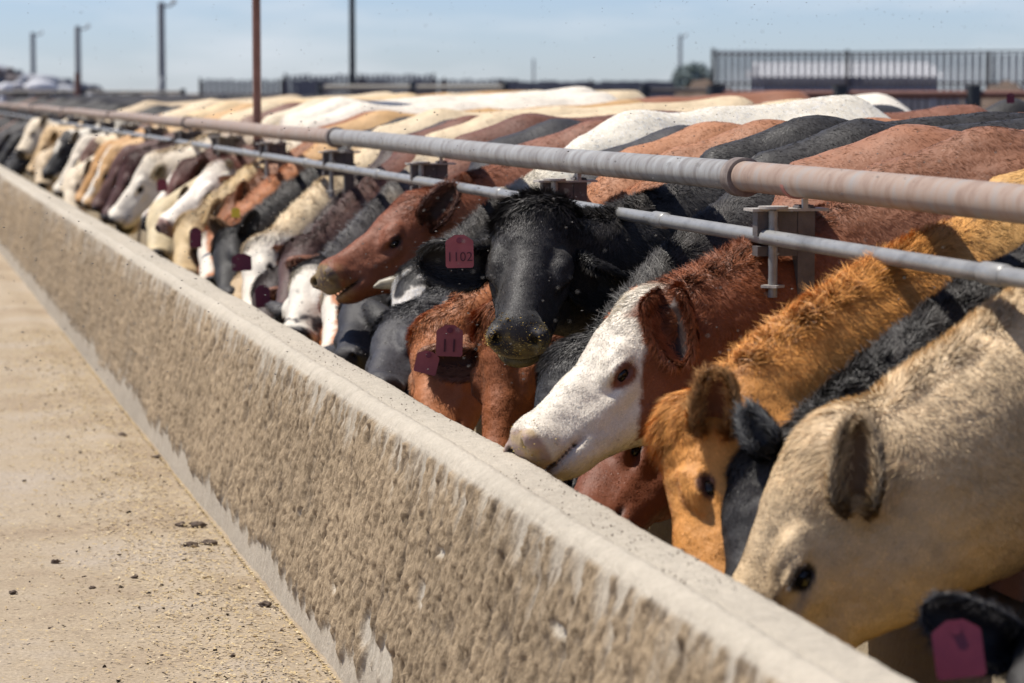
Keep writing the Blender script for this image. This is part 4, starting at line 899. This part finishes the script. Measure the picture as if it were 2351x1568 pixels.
for i, (px, py, r, lb) in enumerate([(127, 1294, .010, 'small dark pebble on the grey patch of alley'), (30, 1365, .009, 'dark pebble at the alley edge'), (212, 1354, .007, 'yellowish crumb of feed on the open alley'),
        (455, 1213, .018, 'round dark clod beside the foot of the bunk'), (436, 1262, .020, 'upright broken clod beside the flat clods'), (480, 1254, .018, 'flat broken clod right of the upright one'), (415, 1212, .014, 'crumbly clod before the round dark clod'),
        (280, 1005, .016, 'dark clod along the swept ridge'), (360, 1053, .012, 'little clod near the bunk foot past the ridge clod'), (310, 1330, .008, 'tiny clod on open sand'), (608, 1395, .014, 'flat dark flake clod near the wall foot'), (635, 1505, .012, 'straw covered clod low in view'), (228, 975, .012, 'far dark clod on the ridge')]):
    rock(px, py, r, i+1, lb)
# grit on the lip of the bunk
n = 2600; Y = 4.3+10*rr.random(n)**1.3; X = 1.235+.13*rr.random(n); p = np.stack([X, Y, np.full(n, ZT+.002)], 1); r = (.0008+.0026*rr.random(n)**3)[:, None, None]
V = (p[:, None, :]+nrm(rr.normal(size=(n, 4, 3)))*r).reshape(-1, 3); b0 = np.arange(n)[:, None]*4; F = np.concatenate([b0+[0, 1, 2], b0+[0, 2, 3], b0+[0, 3, 1], b0+[1, 3, 2]])
tag(mesh_obj('grit', V, F, M_CLOD, smooth=False), 'dark grit and feed specks on the bunk lip', 'grit', kind='stuff')
n = 1500; Y = 3.8+12*rr.random(n)**1.4; X = np.where(rr.random(n) < .5, .90+.12*rr.normal(size=n), 1.0-1.9*rr.random(n)); X = np.minimum(X, 1.08); p = np.stack([X, Y, .008+.012*np.exp(-((X-.93)/.09)**2)], 1); r = (.002+.007*rr.random(n)**4)[:, None, None]
V = (p[:, None, :]+nrm(rr.normal(size=(n, 6, 3)))*r*[1.3, 1, .7]).reshape(-1, 3); b0 = np.arange(n)[:, None]*6; F = np.concatenate([b0+q for q in ([0, 1, 2], [0, 2, 3], [0, 3, 1], [1, 3, 2], [2, 4, 5], [3, 4, 5], [1, 4, 5], [0, 4, 5])])
tag(mesh_obj('gravel', V, F, M_CLOD, smooth=False), 'dark crumbs of dry manure strewn over the alley', 'gravel', kind='stuff')
# flies in the air
M_FLY, _, _ = mat('fly', (.13, .12, .105), .5, .5); n = 2600; px = 2400*rr.random(n); py = -20+900*rr.random(n)**1.25
sel = rr.random(n) < np.where(py < 230, np.where(px > 1500, 1, .35), 1); px = px[sel]; py = py[sel]; n = len(px); dist = 4.2+6.5*rr.random(n)
V = []; 
base = np.array([[-1.5, 0, 0], [1.5, 0, 0], [0, .6, 0], [0, -.6, 0], [0, 0, .6], [0, 0, -.6], [-1.6, 1.3, .7], [-.2, .5, .5], [-1.6, -1.3, .7], [-.2, -.5, .5]]); fc = np.array([(0, 2, 4), (2, 1, 4), (1, 3, 4), (3, 0, 4), (2, 0, 5), (1, 2, 5), (3, 1, 5), (0, 3, 5), (4, 6, 7), (4, 8, 9)])
Vs = []; Fs = []
for i in range(n):
    c = atd(px[i], py[i], dist[i])
    if c[2] < .7: continue
    a = rr.random()*6.28; R2 = np.array([[math.cos(a), -math.sin(a), 0], [math.sin(a), math.cos(a), 0], [0, 0, 1]]); Fs.append(fc+10*len(Vs)); Vs.append(c+(base*(.0013+.0014*rr.random())*(.55 if py[i] < 240 else 1)) @ R2.T)
tag(mesh_obj('fly_swarm', np.concatenate(Vs), np.concatenate(Fs), M_FLY, smooth=False), 'swarm of tiny black flies hovering over the cattle', 'flies', kind='stuff')
for m in D.materials: m.use_nodes = True
